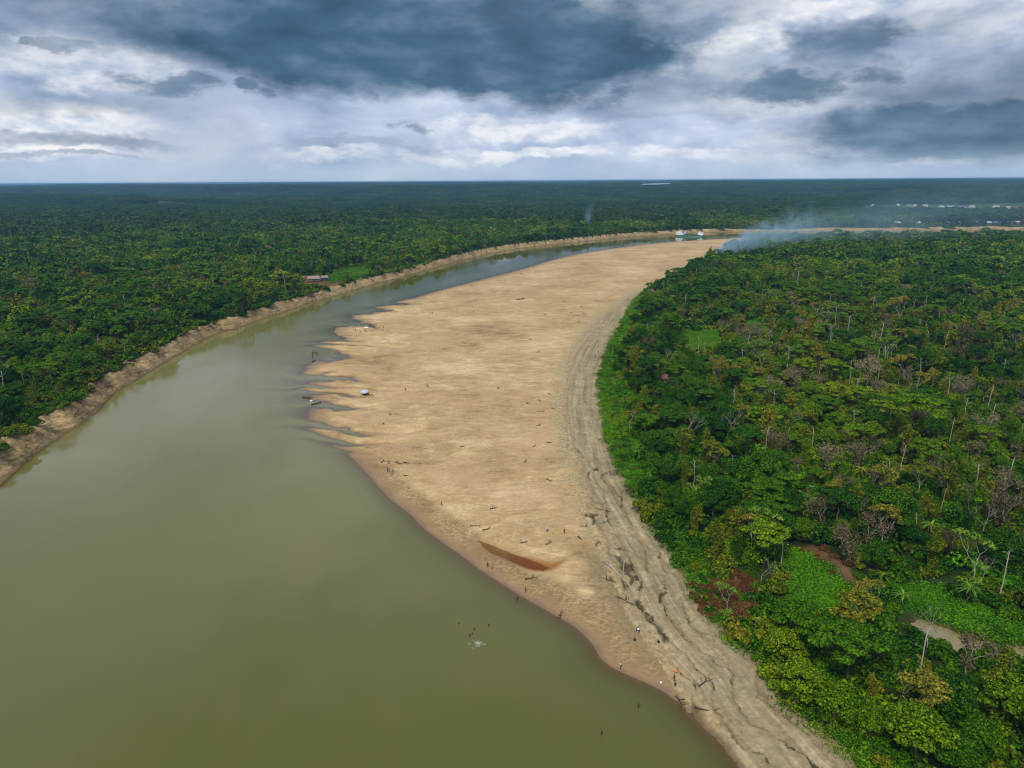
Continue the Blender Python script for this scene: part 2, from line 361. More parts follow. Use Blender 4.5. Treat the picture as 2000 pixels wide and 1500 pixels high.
def sand_mat():
    m, n, b = mat('sand'); p, z = posz(n)
    big = n.noise(p, 0.018, 4, 0.6); mid_ = n.noise(n.scalev(p, (1, 1.8, 1)), 0.11, 6, 0.65, 0.8); fine = n.noise(n.scalev(p, (1, 1.4, 1)), 0.9, 6, 0.7)
    f = n.m('ADD', n.m('MULTIPLY', big, 0.35), n.m('ADD', n.m('MULTIPLY', mid_, 0.35), n.m('MULTIPLY', fine, 0.3)))
    c = n.ramp(f, [(0.37, (0.14, 0.086, 0.034)), (0.45, (0.315, 0.208, 0.092)), (0.525, (0.405, 0.280, 0.134)), (0.61, (0.59, 0.44, 0.24))])
    streak = n.mapr(n.noise(n.scalev(p, (0.35, 1.6, 1)), 0.055, 5, 0.6, 1.2), 0.56, 0.72, 0, 0.4)
    c = n.mix(streak, c, (0.22, 0.15, 0.07))
    gr = n.mapr(n.noise(n.scalev(p, (1, 2.2, 1)), 0.35, 6, 0.75, 0.6), 0.55, 0.70, 0, 0.55)
    c = n.mix(gr, c, (0.45, 0.36, 0.23))
    dk = n.mapr(n.noise(n.scalev(p, (0.6, 1.6, 1)), 0.6, 6, 0.75, 0.9), 0.40, 0.28, 0, 0.5); c = n.mix(dk, c, (0.17, 0.115, 0.055))
    ln = n.m('ABSOLUTE', n.m('SUBTRACT', n.noise(n.scalev(p, (0.30, 1.25, 1)), 0.075, 6, 0.62, 1.6), 0.5)); c = n.mix(n.m('MULTIPLY', n.mapr(ln, 0.012, 0.0, 0, .5), n.mapr(mid_, .4, .6)), c, (0.15, 0.10, 0.045))
    c = n.mix(n.mapr(n.noise(p, 0.03, 3, .5), .5, .68, 0, .35), c, (0.44, 0.29, 0.16))
    bd = n.m('ADD', attr(n, 'band'), n.m('MULTIPLY', n.m('SUBTRACT', n.noise(p, 0.12, 5, 0.7), 0.5), 22.0)); c = n.mix(n.mapr(bd, -7, 1, 0, .9), c, n.ramp(fine, [(0.35, (0.15, 0.115, 0.052)), (0.5, (0.30, 0.24, 0.122)), (0.65, (0.44, 0.36, 0.205))]))
    mud = n.mapr(attr(n, 'mud'), 0.15, 0.85, 0, 0.8)
    c = n.mix(n.m('MULTIPLY', mud, n.mapr(fine, 0.35, 0.6)), c, (0.13, 0.085, 0.035))
    wz = n.m('ADD', z, n.m('MULTIPLY', n.m('SUBTRACT', n.noise(p, 0.16, 5, 0.65), 0.5), 0.7))
    damp = n.mapr(wz, 0.75, 0.25, 0, 0.75); c = n.mix(damp, c, (0.235, 0.15, 0.075))
    wet = n.mapr(wz, 0.26, 0.04); c = n.mix(wet, c, (0.175, 0.112, 0.068))
    orange = n.mapr(attr(n, 'orange'), 0.2, 0.9); c = n.mix(n.m('MULTIPLY', orange, n.mapr(mid_, 0.3, 0.6, 0.5, 1)), c, (0.24, 0.085, 0.012))
    n.l.new(c, b.inputs['Base Color'])
    n.l.new(n.mapr(wet, 0, 1, 0.9, 0.45), b.inputs['Roughness']); b.inputs['Specular IOR Level'].default_value = 0.2
    bump(n, b, n.m('ADD', n.m('MULTIPLY', fine, 0.4), n.m('MULTIPLY', n.noise(p, 0.3, 5, 0.65), 1.0)), 0.55, 0.35)
    return m
def track_mat():
    m, n, b = mat('dried_mud'); p, z = posz(n)
    u = attr(n, 'across')
    cv = n.new('ShaderNodeCombineXYZ'); n.l.new(n.m('MULTIPLY', u, 1.0), cv.inputs[0])
    wob = n.noise(p, 0.06, 4, 0.6)
    lines = n.noise(n.vm('ADD', cv.outputs[0], n.vm('SCALE', p) if False else n.scalev(p, (0.03, 0.03, 0.0))), 0.55, 5, 0.7)
    fine = n.noise(p, 0.8, 6, 0.7); mid_ = n.noise(p, 0.12, 5, 0.6)
    f = n.m('ADD', n.m('MULTIPLY', lines, 0.46), n.m('ADD', n.m('MULTIPLY', fine, 0.30), n.m('MULTIPLY', mid_, 0.24)))
    c = n.ramp(f, [(0.36, (0.105, 0.080, 0.038)), (0.45, (0.205, 0.162, 0.085)), (0.53, (0.285, 0.228, 0.126)), (0.64, (0.46, 0.38, 0.23))])
    bd = n.m('ADD', attr(n, 'band'), n.m('MULTIPLY', n.m('SUBTRACT', n.noise(p, 0.12, 5, 0.7), 0.5), 26.0)); c = n.mix(n.mapr(bd, 6, -2, 0, .8), c, n.ramp(fine, [(0.35, (0.22, 0.145, 0.065)), (0.5, (0.36, 0.25, 0.122)), (0.65, (0.48, 0.36, 0.20))]))
    cr = n.mapr(n.noise(n.scalev(p, (1, 0.6, 1)), 0.55, 6, 0.75, 1.5), 0.40, 0.30, 0, 0.6)
    c = n.mix(cr, c, (0.075, 0.055, 0.025))
    grn = n.mapr(n.noise(p, 0.045, 4, 0.6), 0.55, 0.7, 0, 0.35); c = n.mix(grn, c, (0.20, 0.19, 0.085))
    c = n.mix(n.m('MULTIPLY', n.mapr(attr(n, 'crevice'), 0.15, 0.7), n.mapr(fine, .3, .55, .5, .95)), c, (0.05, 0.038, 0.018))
    wet = n.mapr(z, 0.5, 0.05, 0, 0.8); c = n.mix(wet, c, (0.10, 0.07, 0.035))
    n.l.new(c, b.inputs['Base Color']); b.inputs['Roughness'].default_value = 0.9; b.inputs['Specular IOR Level'].default_value = 0.15
    bump(n, b, n.m('ADD', n.m('MULTIPLY', fine, 0.8), n.m('MULTIPLY', n.noise(p, 2.6, 4, 0.6), 0.25)), 0.9, 0.5)
    return m
def bank_mat():
    m, n, b = mat('bank_clay'); p, z = posz(n)
    lay = n.noise(n.scalev(p, (0.25, 0.25, 3.0)), 0.5, 6, 0.7, 0.6); fine = n.noise(p, 0.7, 6, 0.7); big = n.noise(p, 0.05, 4, 0.6)
    f = n.m('ADD', n.m('MULTIPLY', lay, 0.4), n.m('ADD', n.m('MULTIPLY', fine, 0.35), n.m('MULTIPLY', big, 0.25)))
    c = n.ramp(f, [(0.38, (0.040, 0.026, 0.011)), (0.45, (0.17, 0.115, 0.050)), (0.54, (0.33, 0.235, 0.110)), (0.64, (0.50, 0.38, 0.21))])
    g = n.mapr(n.noise(p, 0.09, 5, 0.65), 0.56, 0.68, 0, 0.6); c = n.mix(g, c, (0.055, 0.065, 0.012))
    wet = n.mapr(z, 0.9, 0.1, 0, 0.7); c = n.mix(wet, c, (0.09, 0.06, 0.03))
    n.l.new(c, b.inputs['Base Color']); b.inputs['Roughness'].default_value = 0.9; b.inputs['Specular IOR Level'].default_value = 0.15
    bump(n, b, n.m('ADD', fine, n.m('MULTIPLY', lay, 0.6)), 1.0, 0.7)
    return m
def floor_mat():
    m, n, b = mat('forest_soil'); p, z = posz(n)
    f = n.noise(p, 0.12, 6, 0.7)
    c = n.ramp(f, [(0.35, (0.012, 0.020, 0.005)), (0.5, (0.022, 0.042, 0.008)), (0.65, (0.045, 0.06, 0.014))])
    md = n.mapr(attr(n, 'meadow'), 0.3, 0.7); gcol = n.ramp(n.noise(p, 0.35, 6, 0.7), [(0.3, (0.022, 0.085, 0.006)), (0.6, (0.045, 0.15, 0.008)), (0.75, (0.085, 0.17, 0.015))])
    c = n.mix(md, c, gcol)
    br = n.mapr(attr(n, 'soil'), 0.3, 0.7); c = n.mix(br, c, n.ramp(f, [(0.35, (0.06, 0.028, 0.012)), (0.6, (0.15, 0.085, 0.04))]))
    ed = n.m('ADD', attr(n, 'edge'), n.m('MULTIPLY', n.m('SUBTRACT', n.noise(p, 0.35, 5, 0.7), 0.5), 7.0))
    c = n.mix(n.mapr(ed, 3.6, 1.6), c, n.ramp(f, [(0.35, (0.14, 0.105, 0.05)), (0.6, (0.28, 0.215, 0.115))]))
    n.l.new(c, b.inputs['Base Color']); b.inputs['Roughness'].default_value = 0.95; b.inputs['Specular IOR Level'].default_value = 0.1
    bump(n, b, n.noise(p, 0.5, 5, 0.7), 1.0, 0.8)
    return m
def water_mat(name='river_water', body=((0.072, 0.074, 0.010), (0.090, 0.085, 0.016)), clear=1.25):
    m, n, b = mat(name); p, z = posz(n)
    c = n.mix(n.noise(n.scalev(p, (1, 0.5, 1)), 0.012, 4, 0.6), body[0], body[1])
    if name == 'river_water':                    # bright sky reflection painted as paler silty water off the sand spurs
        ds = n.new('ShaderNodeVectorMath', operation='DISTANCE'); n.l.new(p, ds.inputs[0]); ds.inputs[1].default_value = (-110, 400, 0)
        sky_sheen = n.mapr(n.m('ADD', ds.outputs['Value'], n.m('MULTIPLY', n.m('SUBTRACT', n.noise(p, 0.01, 4, 0.6), 0.5), 160)), 330, 60, 0, 1)
        c = n.mix(sky_sheen, c, (0.150, 0.138, 0.040))
        st_ = n.noise(n.scalev(p, (1.0, .22, 1)), 0.06, 6, .65, 2.0); c = n.mix(n.mapr(st_, .5, .72, 0, .14), c, (0.125, 0.115, 0.035)); c = n.mix(n.mapr(st_, .48, .3, 0, .12), c, (0.055, 0.060, 0.010))
    n.l.new(c, b.inputs['Base Color']); n.l.new(n.mapr(n.noise(n.scalev(p, (1, .4, 1)), 0.014, 5, .6, .8), .35, .65, .03, .16), b.inputs['Roughness']); b.inputs['IOR'].default_value = 1.33
    h = n.m('ADD', n.m('MULTIPLY', n.noise(p, 0.22, 4, 0.6), 0.7), n.m('ADD', n.m('MULTIPLY', n.noise(p, 1.1, 3, 0.6), 0.22), n.m('MULTIPLY', n.noise(n.scalev(p, (1, 0.35, 1)), 0.05, 3, 0.5), 1.6)))
    bp = n.new('ShaderNodeBump'); bp.inputs['Strength'].default_value = 0.09; bp.inputs['Distance'].default_value = 0.22
    n.l.new(h, bp.inputs['Height']); n.l.new(bp.outputs[0], b.inputs['Normal'])
    tr = n.new('ShaderNodeBsdfTransparent'); tr.inputs[0].default_value = (0.86, 0.78, 0.62, 1) if name != 'pool_water' else (0.74, 0.60, 0.34, 1)
    gl = n.new('ShaderNodeBsdfGlossy'); gl.inputs['Roughness'].default_value = 0.10; n.l.new(bp.outputs[0], gl.inputs['Normal'])
    fr = n.new('ShaderNodeFresnel'); fr.inputs[0].default_value = 1.33 if name != 'pool_water' else 1.08; gl.inputs['Roughness'].default_value = 0.1 if name != 'pool_water' else 0.35; n.l.new(bp.outputs[0], fr.inputs['Normal'])
    sh = n.new('ShaderNodeMixShader'); n.l.new(fr.outputs[0], sh.inputs[0]); n.l.new(tr.outputs[0], sh.inputs[1]); n.l.new(gl.outputs[0], sh.inputs[2])
    fac = n.m('SUBTRACT', 1.0, n.m('POWER', 2.718, n.m('MULTIPLY', attr(n, 'depth'), -clear * 2.2)), clamp=True)
    mx = n.new('ShaderNodeMixShader'); n.l.new(fac, mx.inputs[0]); n.l.new(sh.outputs[0], mx.inputs[1]); n.l.new(b.outputs[0], mx.inputs[2])
    n.l.new(mx.outputs[0], n.n['Material Output'].inputs['Surface'])
    return m
def leaf_mat(name, cols, spread=0.5, rough=0.6):
    m, n, b = mat(name); p, z = posz(n)
    oi = n.new('ShaderNodeObjectInfo').outputs['Random']
    big = n.noise(p, 0.010, 4, 0.6); small = attr(n, 'tint')
    f = n.m('ADD', n.m('MULTIPLY', oi, 0.36), n.m('ADD', n.m('MULTIPLY', n.mapr(big, 0.34, 0.66), 0.36), n.m('MULTIPLY', small, 0.28)))
    c = n.ramp(f, cols)
    v = n.m('MULTIPLY_ADD', small, 1.3, 0.36)
    c = n.mix(1.0, c, n.vm('SCALE', c) if False else (1, 1, 1), 'MULTIPLY')
    sc = n.new('ShaderNodeVectorMath', operation='SCALE'); n.l.new(c, sc.inputs[0]); n.l.new(v, sc.inputs['Scale'])
    n.l.new(sc.outputs[0], b.inputs['Base Color']); b.inputs['Roughness'].default_value = rough; b.inputs['Specular IOR Level'].default_value = 0.04
    tl = n.new('ShaderNodeBsdfTranslucent'); n.l.new(sc.outputs[0], tl.inputs[0])
    mx = n.new('ShaderNodeMixShader'); mx.inputs[0].default_value = 0.12
    n.l.new(b.outputs[0], mx.inputs[1]); n.l.new(tl.outputs[0], mx.inputs[2]); n.l.new(mx.outputs[0], n.n['Material Output'].inputs['Surface'])
    return m
M = {}
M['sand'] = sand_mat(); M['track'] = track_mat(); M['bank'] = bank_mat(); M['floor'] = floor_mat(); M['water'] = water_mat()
M['creek'] = water_mat('creek_water', ((0.17, 0.14, 0.05), (0.21, 0.17, 0.07)), 4.0)
M['poolwater'] = water_mat('pool_water', ((0.11, 0.05, 0.01), (0.10, 0.07, 0.02)), 0.5)
M['leaf'] = leaf_mat('leaf_green', [(0.12, (0.004, 0.026, 0.002)), (0.36, (0.016, 0.064, 0.002)), (0.58, (0.044, 0.112, 0.002)), (0.80, (0.100, 0.168, 0.003)), (0.96, (0.20, 0.205, 0.006))])
M['leaf_olive'] = leaf_mat('leaf_olive', [(0.15, (0.036, 0.070, 0.003)), (0.5, (0.095, 0.125, 0.005)), (0.85, (0.18, 0.155, 0.014))])
M['leaf_lime'] = leaf_mat('leaf_lime', [(0.2, (0.07, 0.15, 0.012)), (0.6, (0.12, 0.20, 0.02)), (0.9, (0.22, 0.22, 0.03))])
M['leaf_gold'] = leaf_mat('leaf_gold', [(0.2, (0.09, 0.12, 0.012)), (0.55, (0.17, 0.15, 0.016)), (0.9, (0.24, 0.16, 0.02))])
M['leaf_dry'] = leaf_mat('leaf_dry', [(0.2, (0.075, 0.065, 0.026)), (0.55, (0.15, 0.12, 0.06)), (0.9, (0.25, 0.20, 0.12))])
M['leaf_rust'] = leaf_mat('leaf_rust', [(0.2, (0.055, 0.024, 0.010)), (0.6, (0.12, 0.055, 0.018)), (0.9, (0.17, 0.095, 0.03))])
M['leaf_grass'] = leaf_mat('leaf_grass', [(0.15, (0.030, 0.12, 0.003)), (0.5, (0.062, 0.19, 0.004)), (0.9, (0.13, 0.23, 0.008))])
M['leaf_shaded'] = leaf_mat('leaf_shaded', [(0.12, (0.006, 0.028, 0.005)), (0.5, (0.022, 0.058, 0.007)), (0.8, (0.052, 0.086, 0.009)), (0.97, (0.095, 0.105, 0.014))])  # dark green of old growth, with far cloud shadow mixed into the colour
M['leaf_banana'] = leaf_mat('leaf_banana', [(0.2, (0.025, 0.095, 0.016)), (0.6, (0.055, 0.15, 0.028)), (0.9, (0.11, 0.20, 0.05))], rough=0.4)
M['bark'] = plain('bark_brown', (0.12, 0.09, 0.06), 0.9, 0.3, 2.0)
M['bark_pale'] = plain('bark_pale', (0.30, 0.275, 0.22), 0.85, 0.25, 1.5)
M['bark_grey'] = plain('bark_grey', (0.27, 0.25, 0.22), 0.9, 0.3, 1.5)
print('T materials', time.time() - T0)

# ------------------------------------------------------------------ terrain sheet
def axis(a, b, step): return np.arange(a, b, step)
def grow(x, end, s, g):
    o = []
    while abs(x) < abs(end): x += s; o.append(x); s *= g
    return np.array(o)
xs = np.concatenate([axis(-260, 8, 0.95), axis(8, 96, 0.5), axis(96, 170, 0.9)])
xs = np.concatenate([grow(xs[0], -60000, -1.3, 1.036)[::-1], xs, grow(xs[-1], 60000, 1.3, 1.036)])
ys = np.concatenate([[-400, -300, -200, -100, 0, 40, 60, 72, 80], axis(84, 215, 0.5), axis(215, 330, 0.75), axis(330, 470, 1.1)])
ys = np.concatenate([ys, grow(ys[-1], 60000, 1.2, 1.0105)[:270]])
ys = np.concatenate([ys, grow(ys[-1], 60000, ys[-1] - ys[-2], 1.06)])
X, Y = np.meshgrid(xs, ys)
inwedge = (np.abs(X) < np.abs(Y) * 0.98 + 260)
GR = ground(X[inwedge], Y[inwedge], True); full_ = []
for i_, a_ in enumerate(GR):
    q_ = np.full(X.shape, -999.0 if i_ else -3.0); q_[inwedge] = a_; full_.append(q_)
Z, sL, sR, sV, sB, sLw, CRV = full_
CRV[~inwedge] = 0
def zat(x, y):                                    # height of the sheet itself
    i = int(np.clip(np.searchsorted(xs, x) - 1, 0, len(xs) - 2)); j = int(np.clip(np.searchsorted(ys, y) - 1, 0, len(ys) - 2))
    u = (x - xs[i]) / (xs[i + 1] - xs[i]); v = (y - ys[j]) / (ys[j + 1] - ys[j])
    return float((Z[j, i] * (1 - u) + Z[j, i + 1] * u) * (1 - v) + (Z[j + 1, i] * (1 - u) + Z[j + 1, i + 1] * u) * v)
print('T ground', X.shape, time.time() - T0)
nx, ny = len(xs), len(ys)
idx = np.arange(nx * ny).reshape(ny, nx)
quads = np.stack([idx[:-1, :-1], idx[:-1, 1:], idx[1:, 1:], idx[1:, :-1]], -1).reshape(-1, 4)
V3 = np.stack([X, Y, Z], -1).reshape(-1, 3)
zq = Z.ravel()[quads]; keep = (zq.max(1) > -1.6) & inwedge.ravel()[quads].all(1)
fsL = sLw.ravel()[quads].mean(1); fsV = sV.ravel()[quads].mean(1); fsB = sB.ravel()[quads].mean(1); fsLr = sL.ravel()[quads].mean(1)
is_left = fsLr > -12
cls = np.where(is_left, np.where(fsL > 9.4, 3, 2), np.where(fsV > 1.0, 4, np.where(fsB > 0, 1, 0)))
def poly_mask(polys, soft=4.0):
    m = np.full(X.size, -1e9); xr = X.ravel(); yr = Y.ravel()
    for pl in polys:
        near = (xr > pl[:, 0].min() - 20) & (xr < pl[:, 0].max() + 20) & (yr > pl[:, 1].min() - 20) & (yr < pl[:, 1].max() + 20)
        if near.any(): m[near] = np.maximum(m[near], sdist(xr[near], yr[near], pl))
    return np.clip(0.5 + m / soft, 0, 1)
A_meadow = np.maximum(np.maximum(poly_mask(MEADOWS), poly_mask(VILLAGE) * .42), (sstep(sV, -3, 0.5) * (1 - sstep(sV, 8, 14)) * sstep(Y, 215, 260)).ravel())
A_soil = np.maximum(poly_mask([BROWN, BROWN2, HUTCLEAR]), poly_mask([STREAM, POND], 8))
A_orange = poly_mask([POOL], 3) * sstep(X, P(960, 1075, 1)[0], P(1030, 1095, 1)[0]).ravel()
shore_low = sstep(Y, 260, 225) * sstep(sR, 14, 3) + sstep(sB, -14, -2) * sstep(Y, 200, 150)
A_mud = np.clip(np.maximum((shore_low * fbm(X / 6, Y / 6, 91, 4) * 2.3).ravel(), poly_mask([POOL], 6)), 0, 1)
def sub(name, c, m, attrs=None):
    f = quads[keep & np.isin(cls, c)]; u, inv = np.unique(f, return_inverse=True)
    at = {k: ('POINT', a.ravel()[u]) for k, a in (attrs or {}).items()}
    o = link(name, mesh_np(name, V3[u], inv.reshape(-1, 4), [m], True, at)); o['kind'] = 'structure'; return o
tag(sub('sandbar', [0], M['sand'], {'mud': A_mud, 'orange': A_orange, 'band': sB}), 'broad pale tan sandbar filling the inside of the river bend')
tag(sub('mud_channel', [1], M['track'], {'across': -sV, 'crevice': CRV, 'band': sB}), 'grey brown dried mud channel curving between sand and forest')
tag(sub('river_bank', [2], M['bank']), 'eroded tan clay bank along the far side of the river')
tag(sub('ground', [3, 4], M['floor'], {'meadow': A_meadow, 'soil': A_soil, 'edge': np.where(sL > -12, 99, sV)}), 'dark forest ground with green clearings')
# river sheet
wm = (Z.ravel()[quads].min(1) < 0.15) & inwedge.ravel()[quads].all(1) & (fsLr > -900) & (Y.ravel()[quads].min(1) < 3500) & (fsLr < 2) 
f = quads[wm]; u, inv = np.unique(f, return_inverse=True)
WV = V3[u].copy(); dep = np.maximum(-WV[:, 2], 0); WV[:, 2] = 0
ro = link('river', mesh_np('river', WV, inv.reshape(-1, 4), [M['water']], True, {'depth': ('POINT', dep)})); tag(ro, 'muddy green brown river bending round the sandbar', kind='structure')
def pool(name, poly, z, m, label, grow_=1.0, depth=0.35):
    c = poly.mean(0); ring = smooth_line(np.vstack([poly, poly[:1]]), 2)[:-1]; ring = c + (ring - c) * (grow_ * (0.93 + 0.14 * RNG.random((len(ring), 1))))
    V = [(c[0], c[1], z)] + [(a, b, z) for a, b in ring]; n_ = len(ring)
    Fc = [(0, 1 + i, 1 + (i + 1) % n_) for i in range(n_)]
    o = link(name, mesh_np(name, V, Fc, [m], True, {'depth': ('POINT', np.full(len(V), depth))})); tag(o, label, kind='structure'); return o
pool('creek_water', STREAM, zat(*STREAM.mean(0)) + 0.7, M['creek'], 'beige muddy creek through the forest at the right edge', 1.05)
pool('pond_water', POND, zat(*POND.mean(0)) + 0.7, M['creek'], 'small beige pond hidden among withered trees', 1.1)
pool('sand_pool_water', POOL, zat(*POOL.mean(0)) + 0.12, M['poolwater'], 'narrow orange brown pool lying in the sand', .93, 0.05)
fz = zat(*FARW.mean(0)) + 6
pool('far_river_water', FARW, fz, M['creek'], 'pale bend of river far off in the forest', 1.0, 2.0)
print('T terrain', time.time() - T0)

# ------------------------------------------------------------------ plant meshes
def unit(v): return v / np.maximum(np.linalg.norm(v, axis=-1, keepdims=True), 1e-9)
def leaves(pos, nrm, size, aspect=0.62, droop=0.25):      # one folded kite-shaped leaf spray per point
    n = len(pos); rnd = RNG.normal(size=(n, 3)); a = unit(np.cross(nrm, rnd)); b = np.cross(nrm, a)
    s = size[:, None]
    tip = pos + a * s - nrm * s * droop; base_ = pos - a * s * 0.55
    l = pos + b * s * aspect - nrm * s * 0.12; r = pos - b * s * aspect - nrm * s * 0.12
    V = np.stack([base_, r, tip, l], 1).reshape(-1, 3); F = np.arange(4 * n).reshape(n, 4)
    return V, F
def lobe(c, rad, n, size, squash=1.0, zmin=-0.35, upb=0.5, jit=0.45):
    d = unit(RNG.normal(size=(n * 2, 3))); d = d[d[:, 2] > zmin][:n]
    rr = rad * (0.78 + 0.3 * RNG.random((len(d), 1)))
    p = np.asarray(c) + d * rr * np.array([1, 1, squash])
    nr = unit(d * 0.8 + np.array([0, 0, upb]) + RNG.normal(size=d.shape) * jit)
    return p, nr, size * (0.65 + 0.7 * RNG.random(len(d)))
def crown_mesh(name, parts, m, aspect=0.62, droop=0.25):
    p = np.vstack([q[0] for q in parts]); nr = np.vstack([q[1] for q in parts]); sz = np.concatenate([q[2] for q in parts])
    V, F = leaves(p, nr, sz, aspect, droop)
    return mesh_np(name, V, F, [m], False, {'tint': ('FACE', RNG.random(len(F)))})
def limb(mb, a, b, r0, r1, n=5, seg=4, wig=0.08):
    a = Vector(a); b = Vector(b); L = (b - a).length; pts = []; rad = []
    for i in range(seg + 1):
        t = i / seg; q = a.lerp(b, t)
        if 0 < i < seg: q += Vector((random.uniform(-1, 1), random.uniform(-1, 1), random.uniform(-.5, .8))) * wig * L
        pts.append(q); rad.append(r0 + (r1 - r0) * t)
    mb.tube(pts, rad, n); return pts
def K(n, lod): return max(6, int(n * (1.0, 0.22, 0.055)[lod]))
def S(s, lod): return s * (1.0, 2.1, 4.2)[lod]
def tree_round(v, lod, m='leaf'):                        # clumpy rounded crown
    H = random.uniform(11, 15); W = random.uniform(3.6, 5.2); mb = MB()
    limb(mb, (0, 0, -0.6), (random.uniform(-.6, .6), random.uniform(-.6, .6), H - 3.0), 0.32, 0.16, 6)
    parts = []; nl = random.randint(13, 18)
    for i in range(nl):
        a = i * 2.4 + random.uniform(-.4, .4); t = (i + .5) / nl; r = W * math.sqrt(t) * random.uniform(.75, 1.0)
        z = H - 2.2 - 4.2 * t * random.uniform(.6, 1.25) + random.uniform(-.7, .9); lr = random.uniform(1.3, 2.2)
        c = (r * math.cos(a), r * math.sin(a), z)
        parts.append(lobe(c, lr, K(300, lod), S(0.31, lod), 0.75))
        if lod == 0 and i % 2: limb(mb, (0, 0, H * .5), c, 0.11, 0.04, 4, 3)
    for i in range(5): parts.append(lobe((random.uniform(-2.5, 2.5), random.uniform(-2.5, 2.5), random.uniform(2, H - 6)), 1.7, K(110, lod), S(0.33, lod)))
    return mb, crown_mesh('crown', parts, M[m])
def tree_umbrella(v, lod, m='leaf'):                     # flat-topped, layered crown
    H = random.uniform(12, 16); W = random.uniform(4.5, 6.5); mb = MB()
    limb(mb, (0, 0, -0.6), (random.uniform(-.8, .8), random.uniform(-.8, .8), H * .62), 0.34, 0.2, 6)
    parts = []; nl = random.randint(12, 16)
    for i in range(nl):
        a = i * 2.4 + random.uniform(-.5, .5); t = (i + .3) / nl; r = W * t ** .6
        z = H - 0.8 - 2.6 * t * t + random.uniform(-.9, .5); c = (r * math.cos(a), r * math.sin(a), z)
        parts.append(lobe(c, random.uniform(1.4, 2.2), K(270, lod), S(0.33, lod), 0.32, -0.2, 0.9, .35))
        if lod < 2: limb(mb, (0, 0, H * .6), (c[0], c[1], c[2] - .3), 0.12, 0.04, 4, 3)
    for i in range(6): parts.append(lobe((random.uniform(-3, 3), random.uniform(-3, 3), random.uniform(1.5, H * .5)), 1.8, K(110, lod), S(0.34, lod)))
    return mb, crown_mesh('crown', parts, M[m])
def tree_vine(v, lod, m='leaf_olive'):                   # trunk wrapped in hanging climbers
    H = random.uniform(9, 14); mb = MB(); top = (random.uniform(-.8, .8), random.uniform(-.8, .8), H)
    limb(mb, (0, 0, -0.6), top, 0.28, 0.1, 6); parts = []
    nl = random.randint(9, 13)
    for i in range(nl):
        t = i / (nl - 1); z = 1 + (H - 1) * t; w_ = (1.9 - 1.0 * abs(t - .75)) * random.uniform(.6, 1.1)
        c = (top[0] * t + random.uniform(-.6, .6), top[1] * t + random.uniform(-.6, .6), z)
        p, nr, sz = lobe(c, w_, K(210, lod), S(0.29, lod), 1.5, -0.8, 0.25); parts.append((p, nr, sz))
    for i in range(random.randint(2, 4)):
        a = random.uniform(0, 6.28); c = (2.2 * math.cos(a), 2.2 * math.sin(a), H - random.uniform(1, 4))
        parts.append(lobe(c, 1.1, K(80, lod), S(0.4, lod), 0.6))
    for i in range(4): parts.append(lobe((random.uniform(-2.5, 2.5), random.uniform(-2.5, 2.5), 1.2), 1.6, K(90, lod), S(0.5, lod), .7))
    return mb, crown_mesh('crown', parts, M[m], 0.5, 0.5)
def skeleton(mb, H, spread, rad, seed, tips, levels=3):
    def grow_(a, dirv, L, r, lev):
        b = Vector(a) + dirv * L; limb(mb, a, b, r, r * .55, 5 if lev == levels else 4, 3, .07)
        if lev == 0: tips.append(b); return
        n_ = random.randint(2, 4) if lev > 1 else random.randint(2, 3)
        for i in range(n_):
            ax = Vector((random.uniform(-1, 1), random.uniform(-1, 1), random.uniform(-.1, .8)))
            d = (dirv * .65 + ax.normalized() * spread).normalized()
            grow_(b, d, L * random.uniform(.55, .75), r * .55, lev - 1)
    grow_((0, 0, -0.5), Vector((random.uniform(-.1, .1), random.uniform(-.1, .1), 1)).normalized(), H * .52, rad, levels)
def tree_sparse(v, lod, m='leaf_lime'):                  # pale limbs showing through thin tufts
    mb = MB(); tips = []; skeleton(mb, random.uniform(10, 13), .85, 0.19, v, tips, (4, 3, 2)[lod])
    parts = [lobe(t, random.uniform(.6, 1.0), K(26, lod), S(0.34, lod), .6) for t in tips]
    for i in range(4): parts.append(lobe((random.uniform(-2, 2), random.uniform(-2, 2), 1.3), 1.6, K(80, lod), S(0.45, lod), .7))
    return mb, crown_mesh('crown', parts, M[m])
def tree_bare(v, lod, m='leaf_olive'):                   # dead white trunk
    mb = MB(); tips = []
    if v % 2: skeleton(mb, random.uniform(10, 14), .8, 0.18, v, tips, (4, 3, 2)[lod])
    else:
        H = random.uniform(11, 16); top = (random.uniform(-1.2, 1.2), random.uniform(-1.2, 1.2), H); limb(mb, (0, 0, -0.6), top, 0.20, 0.09, 6, 4, .02)
        for i in range(5):
            a = random.uniform(0, 6.28); z = H * random.uniform(.7, 1.0); q = Vector(top) * (z / H)
            limb(mb, q, q + Vector((math.cos(a) * 2.2, math.sin(a) * 2.2, random.uniform(.6, 2))), .06, .02, 4, 3); 
    parts = [lobe((random.uniform(-1.5, 1.5), random.uniform(-1.5, 1.5), random.uniform(.6, 2.5)), 1.4, K(60, lod), S(0.45, lod), .8) for i in range(5)]
    return mb, crown_mesh('undergrowth', parts, M[m])
